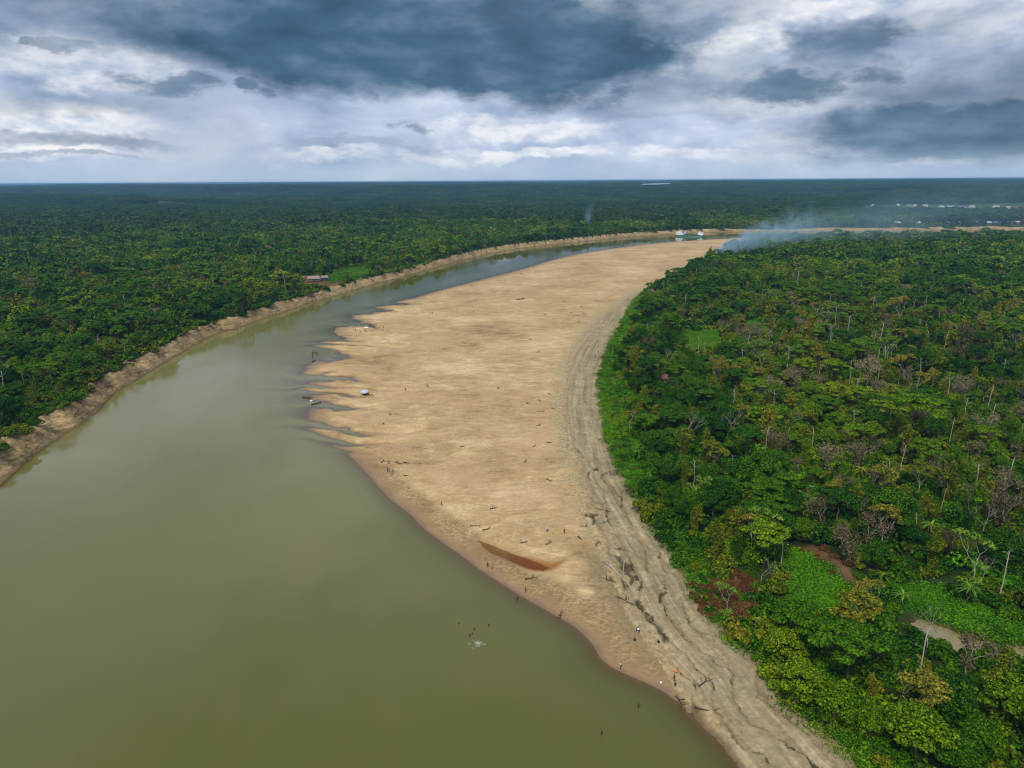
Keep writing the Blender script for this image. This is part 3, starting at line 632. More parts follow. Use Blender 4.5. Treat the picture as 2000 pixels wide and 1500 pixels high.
def tree_withered(v, lod, m='leaf_dry'):                 # grey-brown tangle of dead climbers
    mb = MB(); tips = []; H = random.uniform(8, 12); skeleton(mb, H, .8, 0.2, v, tips, 3 if lod < 2 else 2)
    parts = []
    for t in tips:
        n_ = K(26, lod); p = np.array(t) + RNG.normal(size=(n_, 3)) * np.array([.5, .5, .9]) - np.array([0, 0, .9]); nr = unit(RNG.normal(size=(n_, 3)) * np.array([1, 1, .25]))
        parts.append((p, nr, S(0.42, lod) * (0.6 + .8 * RNG.random(n_))))
    for i in range(8):
        z = random.uniform(1.5, H * .75); parts.append(lobe((random.uniform(-.9, .9), random.uniform(-.9, .9), z), 1.2, K(46, lod), S(0.4, lod), 1.3, -.9, .1))
    return mb, crown_mesh('crown', parts, M[m], 0.3, 0.7)
def frond_plant(n_f, L, wdt, m, stem_h, arch=0.9):       # long strap leaves (banana, palm)
    V = []; F = []; tint = []
    for i in range(n_f):
        a = i * 2.4 + random.uniform(-.3, .3); e = random.uniform(.35, 1.1); ln = L * random.uniform(.75, 1.1); b = len(V); k = 5; prev = None
        for j in range(k + 1):
            t = j / k; r = ln * (t * math.cos(e) + arch * .35 * t * t); z = stem_h + ln * (t * math.sin(e) - arch * .75 * t * t)
            wd = wdt * (math.sin(math.pi * min(1, .12 + t * .86)) ** .7) * .5
            for s_ in (-1, 0, 1):
                V.append((r * math.cos(a) - s_ * wd * math.sin(a), r * math.sin(a) + s_ * wd * math.cos(a), z - abs(s_) * wd * .25))
        tn = random.random()
        for j in range(k):
            for c in (0, 1):
                F.append((b + j * 3 + c, b + j * 3 + c + 1, b + (j + 1) * 3 + c + 1, b + (j + 1) * 3 + c)); tint.append(tn)
    return mesh_np('fronds', V, F, [M[m]], False, {'tint': ('FACE', np.array(tint))})
def plant_banana(v, lod, m='leaf_banana'):
    mb = MB(); limb(mb, (0, 0, -.4), (random.uniform(-.2, .2), 0, 2.6), .2, .12, 6)
    return mb, frond_plant(11 if lod == 0 else 8, 3.0, .75, m, 2.4)
def plant_palm(v, lod, m='leaf_olive'):
    mb = MB(); h = random.uniform(3, 6); limb(mb, (0, 0, -.4), (random.uniform(-.4, .4), random.uniform(-.4, .4), h), .2, .14, 6)
    return mb, frond_plant(15 if lod == 0 else 9, 3.6, .55, m, h - .1, 1.0)
def bush(lod, m):
    parts = [lobe((random.uniform(-1.5, 1.5), random.uniform(-1.5, 1.5), random.uniform(.1, .9)), random.uniform(.9, 1.6), K(190, lod), S(0.26, lod), .7, -.1) for i in range(5)]
    return crown_mesh('bush', parts, M[m])
def creeper(m):
    n_ = 260; p = np.stack([RNG.normal(size=n_) * 1.7, RNG.normal(size=n_) * 1.7, RNG.random(n_) * .5], -1); nr = unit(np.array([0, 0, 1.0]) + RNG.normal(size=(n_, 3)) * .45)
    V, F = leaves(p, nr, .2 + .22 * RNG.random(n_), .55); return mesh_np('creeper', V, F, [M[m]], False, {'tint': ('FACE', RNG.random(n_))})

KINDS = {  # kind: (builder, bark, leaf choices, variants)
    'broadleaf_tree': (tree_round, 'bark', ['leaf'], 5), 'umbrella_tree': (tree_umbrella, 'bark', ['leaf'], 5),
    'vine_draped_tree': (tree_vine, 'bark', ['leaf_olive', 'leaf_olive', 'leaf'], 4), 'thin_leaved_tree': (tree_sparse, 'bark_pale', ['leaf_lime', 'leaf_olive', 'leaf_gold'], 3),
    'bare_tree': (tree_bare, 'bark_pale', ['leaf_olive', 'leaf'], 4), 'withered_tree': (tree_withered, 'bark_grey', ['leaf_dry'], 4),
    'banana_plant': (plant_banana, 'leaf_olive', ['leaf_banana'], 2), 'palm_tree': (plant_palm, 'bark', ['leaf_olive', 'leaf_lime'], 2)}
def join_mesh(name, a, b):                               # trunk + crown as one mesh for the uncounted mass of forest
    bm = bmesh.new(); bm.from_mesh(a); na = len(bm.faces); bm.from_mesh(b); bm.faces.ensure_lookup_table()
    for i, f_ in enumerate(bm.faces): f_.material_index = 0 if i < na else 1
    me = bpy.data.meshes.new(name); bm.to_mesh(me); bm.free(); me.materials.append(a.materials[0]); me.materials.append(b.materials[0]); return me
PARTS = {}                                               # (kind, variant) -> (trunk mesh, crown mesh), full detail
tmpl = bpy.data.collections.new('plant_shapes'); tcount = 0; TIDX = {}
def add_tmpl(me, key):
    global tcount
    o = bpy.data.objects.new('shape_%04d' % tcount, me); tmpl.objects.link(o); TIDX[key] = tcount; tcount += 1
for kd, (fn, bark, lm, nv) in KINDS.items():
    for v in range(nv):
        for lod in (0, 1, 2):
            random.seed(hash((len(kd), v)) % 9999 + 5)
            mb, cr = fn(v, lod, lm[v % len(lm)]); tr = mb.mesh('trunk', M[bark], True)
            if lod == 0: PARTS[kd, v] = (tr, cr)
            add_tmpl(join_mesh(kd, tr, cr), (kd, v, lod))
for v_ in range(4):
    random.seed(40 + v_); mb, cr = (tree_round, tree_umbrella)[v_ % 2](v_, 2, 'leaf_shaded'); add_tmpl(join_mesh('shaded_old_growth', mb.mesh('trunk', M['bark'], True), cr), ('old', v_, 2))
random.seed(77)
for i, m in enumerate(['leaf', 'leaf', 'leaf_olive', 'leaf_rust', 'leaf_grass']):
    for lod in (0, 1): add_tmpl(bush(lod, m), ('bush', i, lod))
for i, m in enumerate(['leaf_grass', 'leaf_grass', 'leaf']): add_tmpl(creeper(m), ('creeper', i, 0))
def mesh_arrays(me):
    v_ = np.empty(len(me.vertices) * 3, np.float32); me.vertices.foreach_get('co', v_); q = np.empty(len(me.loops), np.int32); me.loops.foreach_get('vertex_index', q)
    t_ = np.empty(len(me.polygons), np.float32); me.attributes['tint'].data.foreach_get('value', t_); return v_.reshape(-1, 3), q.reshape(-1, 4), t_
def crowns_patch(half, n_):                              # far forest: a stand of many small crowns
    V = []; F = []; tint = []; b = 0
    for i in range(n_):
        v_, q, t_ = random.choice(LOW); a = random.uniform(0, 6.28); ca, sn = math.cos(a), math.sin(a); k_ = random.uniform(.7, 1.2)
        v_ = (v_ * k_) @ np.array([[ca, sn, 0], [-sn, ca, 0], [0, 0, 1]]) + (random.uniform(-half, half), random.uniform(-half, half), 0)
        V.append(v_); F.append(q + b); b += len(v_); tint.append(t_ * .6 + random.random() * .4)
    return mesh_np('stand', np.vstack(V), np.vstack(F), [M['leaf_shaded']], False, {'tint': ('FACE', np.concatenate(tint))})
LOW = []
for kd, v_ in (('broadleaf_tree', 0), ('broadleaf_tree', 1), ('broadleaf_tree', 2), ('umbrella_tree', 0), ('umbrella_tree', 1), ('vine_draped_tree', 2)):
    random.seed(v_ + 3); LOW.append(mesh_arrays(KINDS[kd][0](v_, 2, 'leaf')[1]))
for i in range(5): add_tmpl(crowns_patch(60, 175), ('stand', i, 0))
print('T plants', tcount, time.time() - T0)

# ------------------------------------------------------------------ scatter plan of the forest
def jgrid(x0, x1, y0, y1, step):
    gx, gy = np.meshgrid(np.arange(x0, x1, step), np.arange(y0, y1, step))
    return (gx + RNG.uniform(-.48, .48, gx.shape) * step).ravel(), (gy + RNG.uniform(-.48, .48, gy.shape) * step).ravel()
def in_view(x, y, m=45): return (np.abs(x) < y * 0.80 + m) & (y > 60)
def inpoly(x, y, poly, grow_=0):
    r = np.zeros(x.shape, bool); b = 30
    b = max(b, grow_ + 5)
    near = (x > poly[:, 0].min() - b) & (x < poly[:, 0].max() + b) & (y > poly[:, 1].min() - b) & (y < poly[:, 1].max() + b)
    if near.any(): r[near] = sdist(x[near], y[near], poly) > -grow_
    return r
def free(x, y, g=2.0):
    bad = np.zeros(x.shape, bool)
    d_ = np.hypot(x, y)
    for pl in MEADOWS: bad |= inpoly(x, y, pl, g * .5)
    if g > 1.5:
        bad |= inpoly(x + x / d_ * 20, y + y / d_ * 20, MEADOWS[0], -1); bad |= inpoly(x + x / d_ * 20, y + y / d_ * 20, STREAM, .5); bad |= inpoly(x + x / d_ * 15, y + y / d_ * 15, MEADOWS[0], 2); bad |= inpoly(x + x / d_ * 15, y + y / d_ * 15, STREAM, .5)
        for off in (5, 10):
            for pl in [STREAM, POND, CLEAR_SHACK, MEADOWS[0], MEADOWS[3]]: bad |= inpoly(x + x / d_ * off, y + y / d_ * off, pl, .5)
    for pl in [STREAM, POND, BROWN, BROWN2, HUTCLEAR, FARW, CLEAR_SHACK]: bad |= inpoly(x, y, pl, g)
    for pl, kp in zip(VILLAGE, (.985, .93)): bad |= inpoly(x, y, pl, g) & (RNG.random(x.shape) < kp)
    return ~bad
def sides(x, y): return sdist(x, y, L_poly, L_n), sdist(x, y, V_poly, V_n)
FAR_T = 2300.0
tx, ty = jgrid(-2000, 2000, 60, FAR_T, 7.3)
k = in_view(tx, ty) & (np.hypot(tx, ty) < FAR_T); tx, ty = tx[k], ty[k]
tl, tv = sides(tx, ty)
land = (tl > 11.5) | ((tv > 7.0) & ~((tv < 15) & (ty > 215) & (RNG.random(len(tx)) < .8)))
k = land & free(tx, ty) & (RNG.random(len(tx)) < .88); tx, ty, tl, tv = tx[k], ty[k], tl[k], tv[k]
tz = ground(tx, ty) - 0.1
dd = np.hypot(tx, ty); px_, py_, _ = proj(tx, ty, tz)
n_t = len(tx); rnd = RNG.random(n_t); wild = fbm(tx / 70, ty / 70, 101, 3)
right = tv > 0
# the right-hand forest grows ragged and vine-hung away from the channel; the left is fuller
dry = np.where(right, sstep(tv, 25, 70) * (1 - sstep(dd, 420, 760)) * np.clip((wild - .28) * 2.6, 0.15, 1), 0.10)
kn = list(KINDS); kid = np.zeros(n_t, int)
cum = np.stack([0.46 - .30 * dry, 0.20 - .12 * dry, 0.24 + .16 * dry, 0.03 + .07 * dry, 0.02 + .13 * dry, 0.01 + .15 * dry, 0.02 + 0 * dry, 0.015 + .05 * dry], 1)
cum = np.cumsum(cum / cum.sum(1, keepdims=True), 1)
kid = (rnd[:, None] > cum).sum(1).clip(0, 7)
edge = np.where(right, tv, tl - 9.5); e_b = (edge < 9) & (RNG.random(n_t) < .16); kid[e_b] = 6
sc_ = RNG.uniform(.5, 1.15, n_t) * np.where(right, 0.92, .95) * (0.72 + .28 * sstep(edge, 2, 16)); var = RNG.integers(0, 999, n_t); rot = RNG.uniform(0, 6.28, n_t)
sc_ = np.where(RNG.random(n_t) < .06, sc_ * 1.45, sc_)
# plants the photograph lets one recognise: (pixel of the base, kind, variant, scale)
marked = [((1593, 645), 4, 0, 1.1), ((1586, 633), 4, 2, 1.0), ((1631, 640), 4, 0, 1.1), ((1702, 630), 4, 2, 1.2), ((1653, 674), 4, 0, 1.3), ((1756, 512), 4, 2, 1.4), ((1869, 516), 4, 0, 1.3),
          ((1726, 738), 4, 2, 1.1), ((1848, 802), 4, 0, 1.1), ((1794, 760), 4, 2, 1.0), ((1711, 760), 4, 0, .9), ((1876, 847), 4, 2, 1.0), ((1929, 854), 4, 0, 1.0), ((1805, 853), 5, 0, 1.2), ((1659, 757), 4, 2, .9),
          ((1477, 710), 4, 1, .9), ((1510, 700), 5, 1, .9), ((1555, 775), 5, 2, 1.1), ((1420, 872), 4, 3, 1.0), ((1297, 736), 4, 1, 1.0), ((1618, 930), 5, 3, 1.1), ((1675, 918), 5, 0, 1.0), ((1502, 1085), 3, 0, .95),
          ((1525, 1126), 4, 0, .7), ((1487, 1152), 4, 1, .55), ((1655, 1105), 5, 1, 1.0), ((1690, 1080), 5, 2, .9), ((1655, 1262), 3, 2, .9), ((1700, 1200), 3, 2, .6), ((1808, 1282), 4, 3, .75), ((1770, 1432), 3, 2, .9),
          ((1955, 1040), 5, 3, 1.2), ((1835, 965), 5, 0, 1.0), ((1715, 980), 5, 1, 1.0), ((1650, 1345), 1, 1, 1.0), ((1525, 1300), 0, 1, .75), ((1560, 1375), 0, 2, .85), ((1625, 1420), 0, 3, .8), ((1880, 1330), 5, 2, .8),
          ((1420, 1200), 3, 0, .55), ((1720, 1150), 7, 0, .8), ((1760, 1190), 7, 1, .7), ((1890, 1180), 7, 1, .8), ((1340, 950), 0, 0, .9), ((1350, 985), 3, 0, .8), ((1395, 930), 3, 1, .9),
          ((310, 650), 4, 0, 1.2), ((560, 577), 4, 2, 1.2), ((540, 578), 4, 1, 1.0), ((525, 534), 4, 0, 1.4), ((501, 531), 4, 2, 1.2), ((210, 572), 4, 0, 1.0), ((275, 502), 4, 2, 1.2)]
mk = []
for (p_, kd, v_, s_) in marked:
    zz = 6.5 if p_[0] < 700 else 3.4; x_, y_ = P(p_[0], p_[1], zz); mk.append((x_, y_, zat(x_, y_) - .1, kd, v_, s_))
mx_ = np.array([q[0] for q in mk]); my_ = np.array([q[1] for q in mk])
k = np.min(np.hypot(tx[:, None] - mx_, ty[:, None] - my_), 1) > 4.5
tx, ty, tz, dd, kid, sc_, var, rot, tl, tv, px_, py_ = [a[k] for a in (tx, ty, tz, dd, kid, sc_, var, rot, tl, tv, px_, py_)]
tx = np.r_[tx, mx_]; ty = np.r_[ty, my_]; tz = np.r_[tz, [q[2] for q in mk]]; kid = np.r_[kid, [q[3] for q in mk]]; var = np.r_[var, [q[4] for q in mk]]
sc_ = np.r_[sc_, [q[5] for q in mk]]; rot = np.r_[rot, RNG.uniform(0, 6.28, len(mk))]
dd = np.hypot(tx, ty); px_, py_, _ = proj(tx, ty, tz + 6); is_mk = np.zeros(len(tx), bool); is_mk[-len(mk):] = True
nvar = np.array([KINDS[q][3] for q in kn]); var = var % nvar[kid]
LIMIT = {'broadleaf_tree': 290, 'umbrella_tree': 290, 'vine_draped_tree': 200, 'thin_leaved_tree': 110, 'bare_tree': 120, 'withered_tree': 140, 'banana_plant': 70, 'palm_tree': 80}
single = np.zeros(len(tx), bool); shown = (px_ > -30) & (px_ < 2030) & (py_ > 0) & (py_ < 1530)
for i, kd in enumerate(kn):
    c = np.where((kid == i) & shown)[0]; c = c[np.lexsort((dd[c], ~is_mk[c]))][:LIMIT[kd]]; single[c] = True
WHAT = {'broadleaf_tree': 'rounded green tree', 'umbrella_tree': 'flat-crowned green tree', 'vine_draped_tree': 'vine-draped tall tree', 'thin_leaved_tree': 'pale-limbed thin-leaved tree', 'bare_tree': 'dead white-trunked bare tree',
        'withered_tree': 'withered grey-brown tree', 'banana_plant': 'broad-leaved banana plant', 'palm_tree': 'olive-fronded palm'}
def zone_of(i):
    x_, y_ = px_[i], py_[i]
    if tl_all[i] > 0:
        if x_ > 1000: return 'beyond the far bend of the river'
        if tl_all[i] < 40: return 'on the left bank rim, ' + ('near the bank huts' if 480 < x_ < 760 else 'close to the left picture edge' if x_ < 260 else 'downstream of the bank huts' if x_ < 500 else 'upstream of the bank huts')
        return 'inside the left-bank forest, ' + ('far from the water' if tl_all[i] > 160 else 'behind the rim trees')
    if tv_all[i] < 20: return 'fringing the mud channel, ' + ('lower end' if y_ > 1150 else 'middle stretch' if y_ > 880 else 'upper green stretch' if y_ > 560 else 'by the smoking fire')
    if y_ > 1300: return 'in the bottom right corner of the view'
    if y_ > 1180: return 'between the creek and the mud channel'
    if y_ > 1030: return 'around the bright green clearing' if x_ < 1760 else 'above the creek at the right edge'
    if y_ > 880: return 'near the small pond' if x_ > 1560 else 'left of the small pond, above the clearing'
    if y_ > 740: return 'level with the lone hut, ' + ('close to it' if x_ < 1450 else 'mid forest' if x_ < 1700 else 'toward the right picture edge')
    if y_ > 620: return 'around the small inner meadows' if x_ < 1540 else 'among the tall white trunks'
    if y_ > 530: return 'deep in the right forest, ' + ('left half' if x_ < 1600 else 'right half')
    return 'at the far end of the right forest'
def size_of(i): return 'small ' if sc_[i] < .72 else 'large ' if sc_[i] > 1.0 else ''
tl_all, tv_all = sides(tx, ty)
for i in np.where(single)[0]:
    kd = kn[kid[i]]; tr, cr = PARTS[kd, int(var[i])]
    e = link(kd, None, None, (tx[i], ty[i], tz[i]), (0, 0, rot[i]), float(sc_[i])); e.empty_display_size = .5
    zn = zone_of(i); sz_ = size_of(i); tag(e, sz_ + WHAT[kd] + ' ' + zn, 'plant' if kd == 'banana_plant' else 'tree', sz_ + kd.replace('_', ' ') + 's ' + zn)
    link('stem' if kd == 'banana_plant' else 'trunk', tr, e); link(cr.name.split('.')[0], cr, e)
print('T singles', int(single.sum()), len(tx), time.time() - T0)

# ------------------------------------------------------------------ geometry-node scatter for uncounted growth
def scatter_group():
    g = bpy.data.node_groups.new('scatter', 'GeometryNodeTree')
    g.interface.new_socket('Geometry', in_out='INPUT', socket_type='NodeSocketGeometry'); g.interface.new_socket('Geometry', in_out='OUTPUT', socket_type='NodeSocketGeometry')
    nd, lk = g.nodes, g.links; gi = nd.new('NodeGroupInput'); go = nd.new('NodeGroupOutput'); ip = nd.new('GeometryNodeInstanceOnPoints')
    ci = nd.new('GeometryNodeCollectionInfo'); ci.inputs['Collection'].default_value = tmpl; ci.inputs['Separate Children'].default_value = True; ci.inputs['Reset Children'].default_value = True
    def na(nm, ty_):
        a = nd.new('GeometryNodeInputNamedAttribute'); a.data_type = ty_; a.inputs['Name'].default_value = nm; return a.outputs['Attribute']
    cx = nd.new('ShaderNodeCombineXYZ'); lk.new(na('rot', 'FLOAT'), cx.inputs[2]); cs = nd.new('ShaderNodeCombineXYZ'); s_ = na('scl', 'FLOAT')
    lk.new(s_, cs.inputs[0]); lk.new(s_, cs.inputs[1]); lk.new(na('sclz', 'FLOAT'), cs.inputs[2])
    lk.new(gi.outputs[0], ip.inputs['Points']); lk.new(ci.outputs[0], ip.inputs['Instance']); ip.inputs['Pick Instance'].default_value = True
    lk.new(na('which', 'INT'), ip.inputs['Instance Index']); lk.new(cx.outputs[0], ip.inputs['Rotation']); lk.new(cs.outputs[0], ip.inputs['Scale'])
    lk.new(ip.outputs[0], go.inputs[0]); return g
SG = scatter_group()
def stuff(name, label, x, y, z, which, scl, rot_, sclz=None, cat=None):
    me = bpy.data.meshes.new(name); me.vertices.add(len(x)); me.vertices.foreach_set('co', np.stack([x, y, z], -1).astype(np.float32).ravel())
    for nm, arr in (('scl', scl), ('rot', rot_), ('sclz', scl if sclz is None else sclz)):
        a = me.attributes.new(nm, 'FLOAT', 'POINT'); a.data.foreach_set('value', np.asarray(arr, np.float32))
    a = me.attributes.new('which', 'INT', 'POINT'); a.data.foreach_set('value', np.asarray(which, np.int32))
    o = link(name, me); md = o.modifiers.new('scatter', 'NODES'); md.node_group = SG
    return tag(o, label, kind='stuff', cat=cat)
rest = ~single
lodi = np.where(dd < 360, 0, np.where(dd < 850, 1, 2))
tab = np.zeros((8, 6, 3), int)
for (kd, v_, l_), i_ in TIDX.items():
    if kd in kn: tab[kn.index(kd), v_, l_] = i_
wh = tab[kid, var, lodi]
old = (tl_all > 0) & (dd + (fbm(tx / 260, ty / 160, 111, 3) - .5) * 1200 > 1700) & ~single  # taller far trees whose leaf colour carries the cloud shadow
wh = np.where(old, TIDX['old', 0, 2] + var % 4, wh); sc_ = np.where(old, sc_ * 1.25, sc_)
for nm, msk, lb in (('forest', rest & (tl_all > 0), 'dense green rainforest on the left bank and beyond the river'), ('forest', rest & (tl_all <= 0), 'dense mixed forest right of the sandbar')):
    stuff(nm, lb, tx[msk], ty[msk], tz[msk], wh[msk], sc_[msk], rot[msk], cat='forest')
# undergrowth
bx_, by_ = jgrid(-700, 900, 70, 900, 4.4); k = in_view(bx_, by_, 30) & (np.hypot(bx_, by_) < 900); bx_, by_ = bx_[k], by_[k]
bl, bv_ = sides(bx_, by_); k = ((bl > 8.5) | (bv_ > 2.0)) & free(bx_, by_, 1.0); bx_, by_, bl, bv_ = bx_[k], by_[k], bl[k], bv_[k]
bz = ground(bx_, by_); bd = np.hypot(bx_, by_); r_ = RNG.random(len(bx_))
edge_b = (bv_ > 0) & (bv_ < 13) & (by_ > 215)
ty_i = np.where(edge_b & (r_ < .75), 4, np.where(r_ < .42, 0, np.where(r_ < .75, 1, np.where(r_ < .96, 2, 4))))
bt = np.array([[TIDX['bush', i, l_] for l_ in (0, 1)] for i in range(5)])
bs = RNG.uniform(.6, 1.9, len(bx_)) * np.where(edge_b, .5, 1)
stuff('undergrowth', 'tangled green shrubs and creepers under the trees', bx_, by_, bz, bt[ty_i, (bd > 380).astype(int)], bs, RNG.uniform(0, 6.28, len(bx_)), bs * RNG.uniform(.8, 1.5, len(bx_)), cat='undergrowth')
# meadow and brown cleared brush
mxs, mys, mw = [], [], []
for pl in MEADOWS + [BROWN, BROWN2]:
    a, b = jgrid(pl[:, 0].min() - 4, pl[:, 0].max() + 4, pl[:, 1].min() - 4, pl[:, 1].max() + 4, 1.9); k = inpoly(a, b, pl, .5); a, b = a[k], b[k]
    mxs.append(a); mys.append(b)
    if pl is BROWN or pl is BROWN2: mw.append(np.where(RNG.random(len(a)) < .8, TIDX['bush', 3, 0], TIDX['bush', 0, 0]))
    else: mw.append(np.where(RNG.random(len(a)) < .75, TIDX['creeper', 0, 0], np.where(RNG.random(len(a)) < .6, TIDX['creeper', 2, 0], TIDX['bush', 4, 0])))
a, b = jgrid(20, 460, 80, 1000, 1.9); k = in_view(a, b, 20); a, b = a[k], b[k]; bb = sdist(a, b, V_poly, V_n); k = (bb > 1.2 + 3 * RNG.random(len(a))) & (bb < np.where(b > 215, 13, 9)); a, b = a[k], b[k]
mxs.append(a); mys.append(b); mw.append(np.where(RNG.random(len(a)) < .5, TIDX['creeper', 0, 0], np.where(RNG.random(len(a)) < .65, TIDX['creeper', 2, 0], TIDX['bush', 1, 0])))
mxs = np.concatenate(mxs); mys = np.concatenate(mys); mw = np.concatenate(mw)
k = ~(inpoly(mxs, mys, BROWN2) & (RNG.random(len(mxs)) < .96)); mxs, mys, mw = mxs[k], mys[k], mw[k]
ms = RNG.uniform(.5, 1.0, len(mxs)) * np.where(np.isin(mw, [TIDX['bush', 3, 0], TIDX['bush', 0, 0], TIDX['bush', 4, 0], TIDX['bush', 1, 0]]), .62, 1.0)
stuff('grass', 'bright green grass and creepers covering the clearings', mxs, mys, ground(mxs, mys), mw, ms, RNG.uniform(0, 6.28, len(mxs)), cat='grass')
# far forest as stands of crowns
fx, fy = jgrid(-11000, 11000, 1700, 13500, 105); k = in_view(fx, fy, 150) & (np.hypot(fx, fy) > FAR_T - 50); fx, fy = fx[k], fy[k]
k = (sdist(fx, fy, L_poly, L_n) > 60)
for pl in VILLAGE + [FARW]: k &= ~inpoly(fx, fy, pl, 70)
fx, fy = fx[k], fy[k]; fd = np.hypot(fx, fy)
k = RNG.random(len(fx)) < np.clip(1.5 - fd / 16000, .5, 1); fx, fy, fd = fx[k], fy[k], fd[k]
fs = RNG.uniform(.9, 1.2, len(fx)) * (1 + .35 * sstep(fd, 5000, 12000))
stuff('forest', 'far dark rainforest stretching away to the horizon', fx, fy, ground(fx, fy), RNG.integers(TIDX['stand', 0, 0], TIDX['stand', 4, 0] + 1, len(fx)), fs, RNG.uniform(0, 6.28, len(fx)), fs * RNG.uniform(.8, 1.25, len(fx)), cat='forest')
print('T scatter', len(bx_), len(mxs), len(fx), time.time() - T0)
#@@OBJECTS
# ------------------------------------------------------------------ haze and smoke
def volume_mat(name, color, density):
    m = bpy.data.materials.new(name); m.use_nodes = True; n = NT(m.node_tree); n.n.remove(n.n['Principled BSDF'])
    v = n.new('ShaderNodeVolumePrincipled'); v.inputs['Color'].default_value = tuple(color) + (1,); v.inputs['Density'].default_value = density
    n.l.new(v.outputs[0], n.n['Material Output'].inputs['Volume']); return m, n, v
hm, _, _ = volume_mat('haze_air', (0.20, 0.41, 0.62), 8.0e-5)
hz = MB().box((0, 28000, 49.5), (118000, 62000, 109)).build('haze', hm); tag(hz, 'thin blue haze over the whole lowland', kind='stuff')
def plume(name, label, base, yaw, pitch, L, r0, r1, dens, ns, thr=0.45, color=(0.50, 0.80, 0.98)):
    m, n, v = volume_mat(name, color, 0.0)
    oc = n.new('ShaderNodeTexCoord').outputs['Object']; s_ = n.new('ShaderNodeSeparateXYZ'); n.l.new(oc, s_.inputs[0])
    t = n.m('DIVIDE', s_.outputs[0], L); rr = n.m('MULTIPLY_ADD', t, r1 - r0, r0)
    rad = n.m('DIVIDE', n.m('SQRT', n.m('ADD', n.m('POWER', s_.outputs[1], 2.0), n.m('POWER', s_.outputs[2], 2.0))), rr)
    fall = n.mapr(rad, 1.0, 0.1); ends = n.m('MULTIPLY', n.mapr(t, 0.0, 0.05), n.mapr(t, 1.0, 0.15))
    nz = n.mapr(n.noise(oc, ns, 3, 0.6, 1.0), thr, thr + .25)
    thin = n.m('POWER', n.m('DIVIDE', r0, rr), 1.3)
    d = n.m('MULTIPLY', n.m('MULTIPLY', fall, ends), n.m('MULTIPLY', nz, n.m('MULTIPLY', thin, dens))); n.l.new(d, v.inputs['Density'])
    o = MB().tube([(L * i / 6, 0, 0) for i in range(7)], [r0 + (r1 - r0) * i / 6 for i in range(7)], 14).build(name, m)
    o.location = base; o.rotation_euler = (0, -pitch, yaw); tag(o, label, 'smoke', kind='thing'); return o
fx_, fy_ = P(1384, 508, 3); plume('smoke_plume', 'dense bluish smoke rising from a fire at the forest edge', (fx_, fy_, 7), R(6), R(20), 160, 9, 36, 0.34, 0.06, .38)
fx_, fy_ = P(1440, 478, 12); plume('smoke_plume', 'thin veil of smoke drifting right across the river bend', (fx_, fy_ + 20, 16), R(4), R(7), 620, 26, 80, 0.013, 0.014, .34)
fx_, fy_ = P(1142, 450, 6); plume('smoke_plume', 'small column of smoke standing above the far bank trees', (fx_, fy_, 8), R(20), R(74), 62, 7, 17, 0.08, 0.06, .38)

# ------------------------------------------------------------------ ferry on the river
PM = {k_: plain(k_, c_, r__, .12, .6) for k_, (c_, r__) in {
    'hull_green': ((0.02, 0.16, 0.11), .45), 'boat_white': ((0.72, 0.74, 0.74), .4), 'deck_grey': ((0.10, 0.20, 0.15), .7), 'window_dark': ((0.02, 0.03, 0.04), .2), 'rust_red': ((0.28, 0.06, 0.03), .6),
    'thatch': ((0.20, 0.15, 0.11), .95), 'thatch_pale': ((0.23, 0.18, 0.155), .9), 'tin_blue': ((0.045, 0.11, 0.24), .6), 'tin_white': ((0.32, 0.35, 0.37), .6), 'tin_grey': ((0.33, 0.38, 0.43), .5), 'tin_rust': ((0.13, 0.06, 0.05), .8),
    'plank': ((0.17, 0.12, 0.08), .9), 'plank_pale': ((0.40, 0.33, 0.24), .9), 'tarp_blue': ((0.03, 0.07, 0.22), .6), 'tarp_grey': ((0.42, 0.46, 0.50), .6), 'wood_dark': ((0.045, 0.032, 0.022), .9),
    'driftwood_pale': ((0.33, 0.28, 0.20), .9), 'driftwood_dark': ((0.055, 0.04, 0.028), .95), 'foam_white': ((0.8, 0.82, 0.8), .5), 'plastic_mint': ((0.45, 0.62, 0.55), .5), 'bag_yellow': ((0.62, 0.36, 0.03), .6),
    'bag_orange': ((0.60, 0.16, 0.06), .6), 'cloth_white': ((0.75, 0.75, 0.76), .8), 'hair_black': ((0.012, 0.010, 0.009), .7),
    'skin_brown': ((0.065, 0.036, 0.022), .6), 'cloth_black': ((0.015, 0.015, 0.02), .8), 'cloth_navy': ((0.02, 0.03, 0.09), .8), 'cloth_red': ((0.34, 0.03, 0.03), .8), 'cloth_yellow': ((0.60, 0.40, 0.04), .8), 'cloth_orange': ((0.55, 0.17, 0.05), .8),
    'cloth_grey': ((0.20, 0.20, 0.21), .8), 'cloth_blue': ((0.06, 0.12, 0.32), .8)}.items()}
a_ = P(1319, 461); b_ = P(1375, 462.5); L_ = math.hypot(b_[0] - a_[0], b_[1] - a_[1]); ang = math.atan2(b_[1] - a_[1], b_[0] - a_[0])
ferry = link('landing_ferry', None, None, ((a_[0] + b_[0]) / 2, (a_[1] + b_[1]) / 2, 0), (0, 0, ang)); tag(ferry, 'green and white landing ferry lying in the far river bend', 'ferry')
h = L_ / 2; bw = 6.2
hull = MB(); st = [(-h, .75), (-h + 3, 1), (h * .55, 1), (h * .85, .86), (h, .7)]
pts = []
for x_, w_ in st: pts += [(x_ * .97, -bw * w_ * .8, -1.2), (x_, -bw * w_, 2.6), (x_, bw * w_, 2.6), (x_ * .97, bw * w_ * .8, -1.2)]
fc = [(0, 1, 2, 3), (19, 18, 17, 16)]
for i in range(4):
    for j in range(4): fc.append((i * 4 + j, (i + 1) * 4 + j, (i + 1) * 4 + (j + 1) % 4, i * 4 + (j + 1) % 4))
hull.poly(pts, fc).build('hull', PM['hull_green'], ferry)
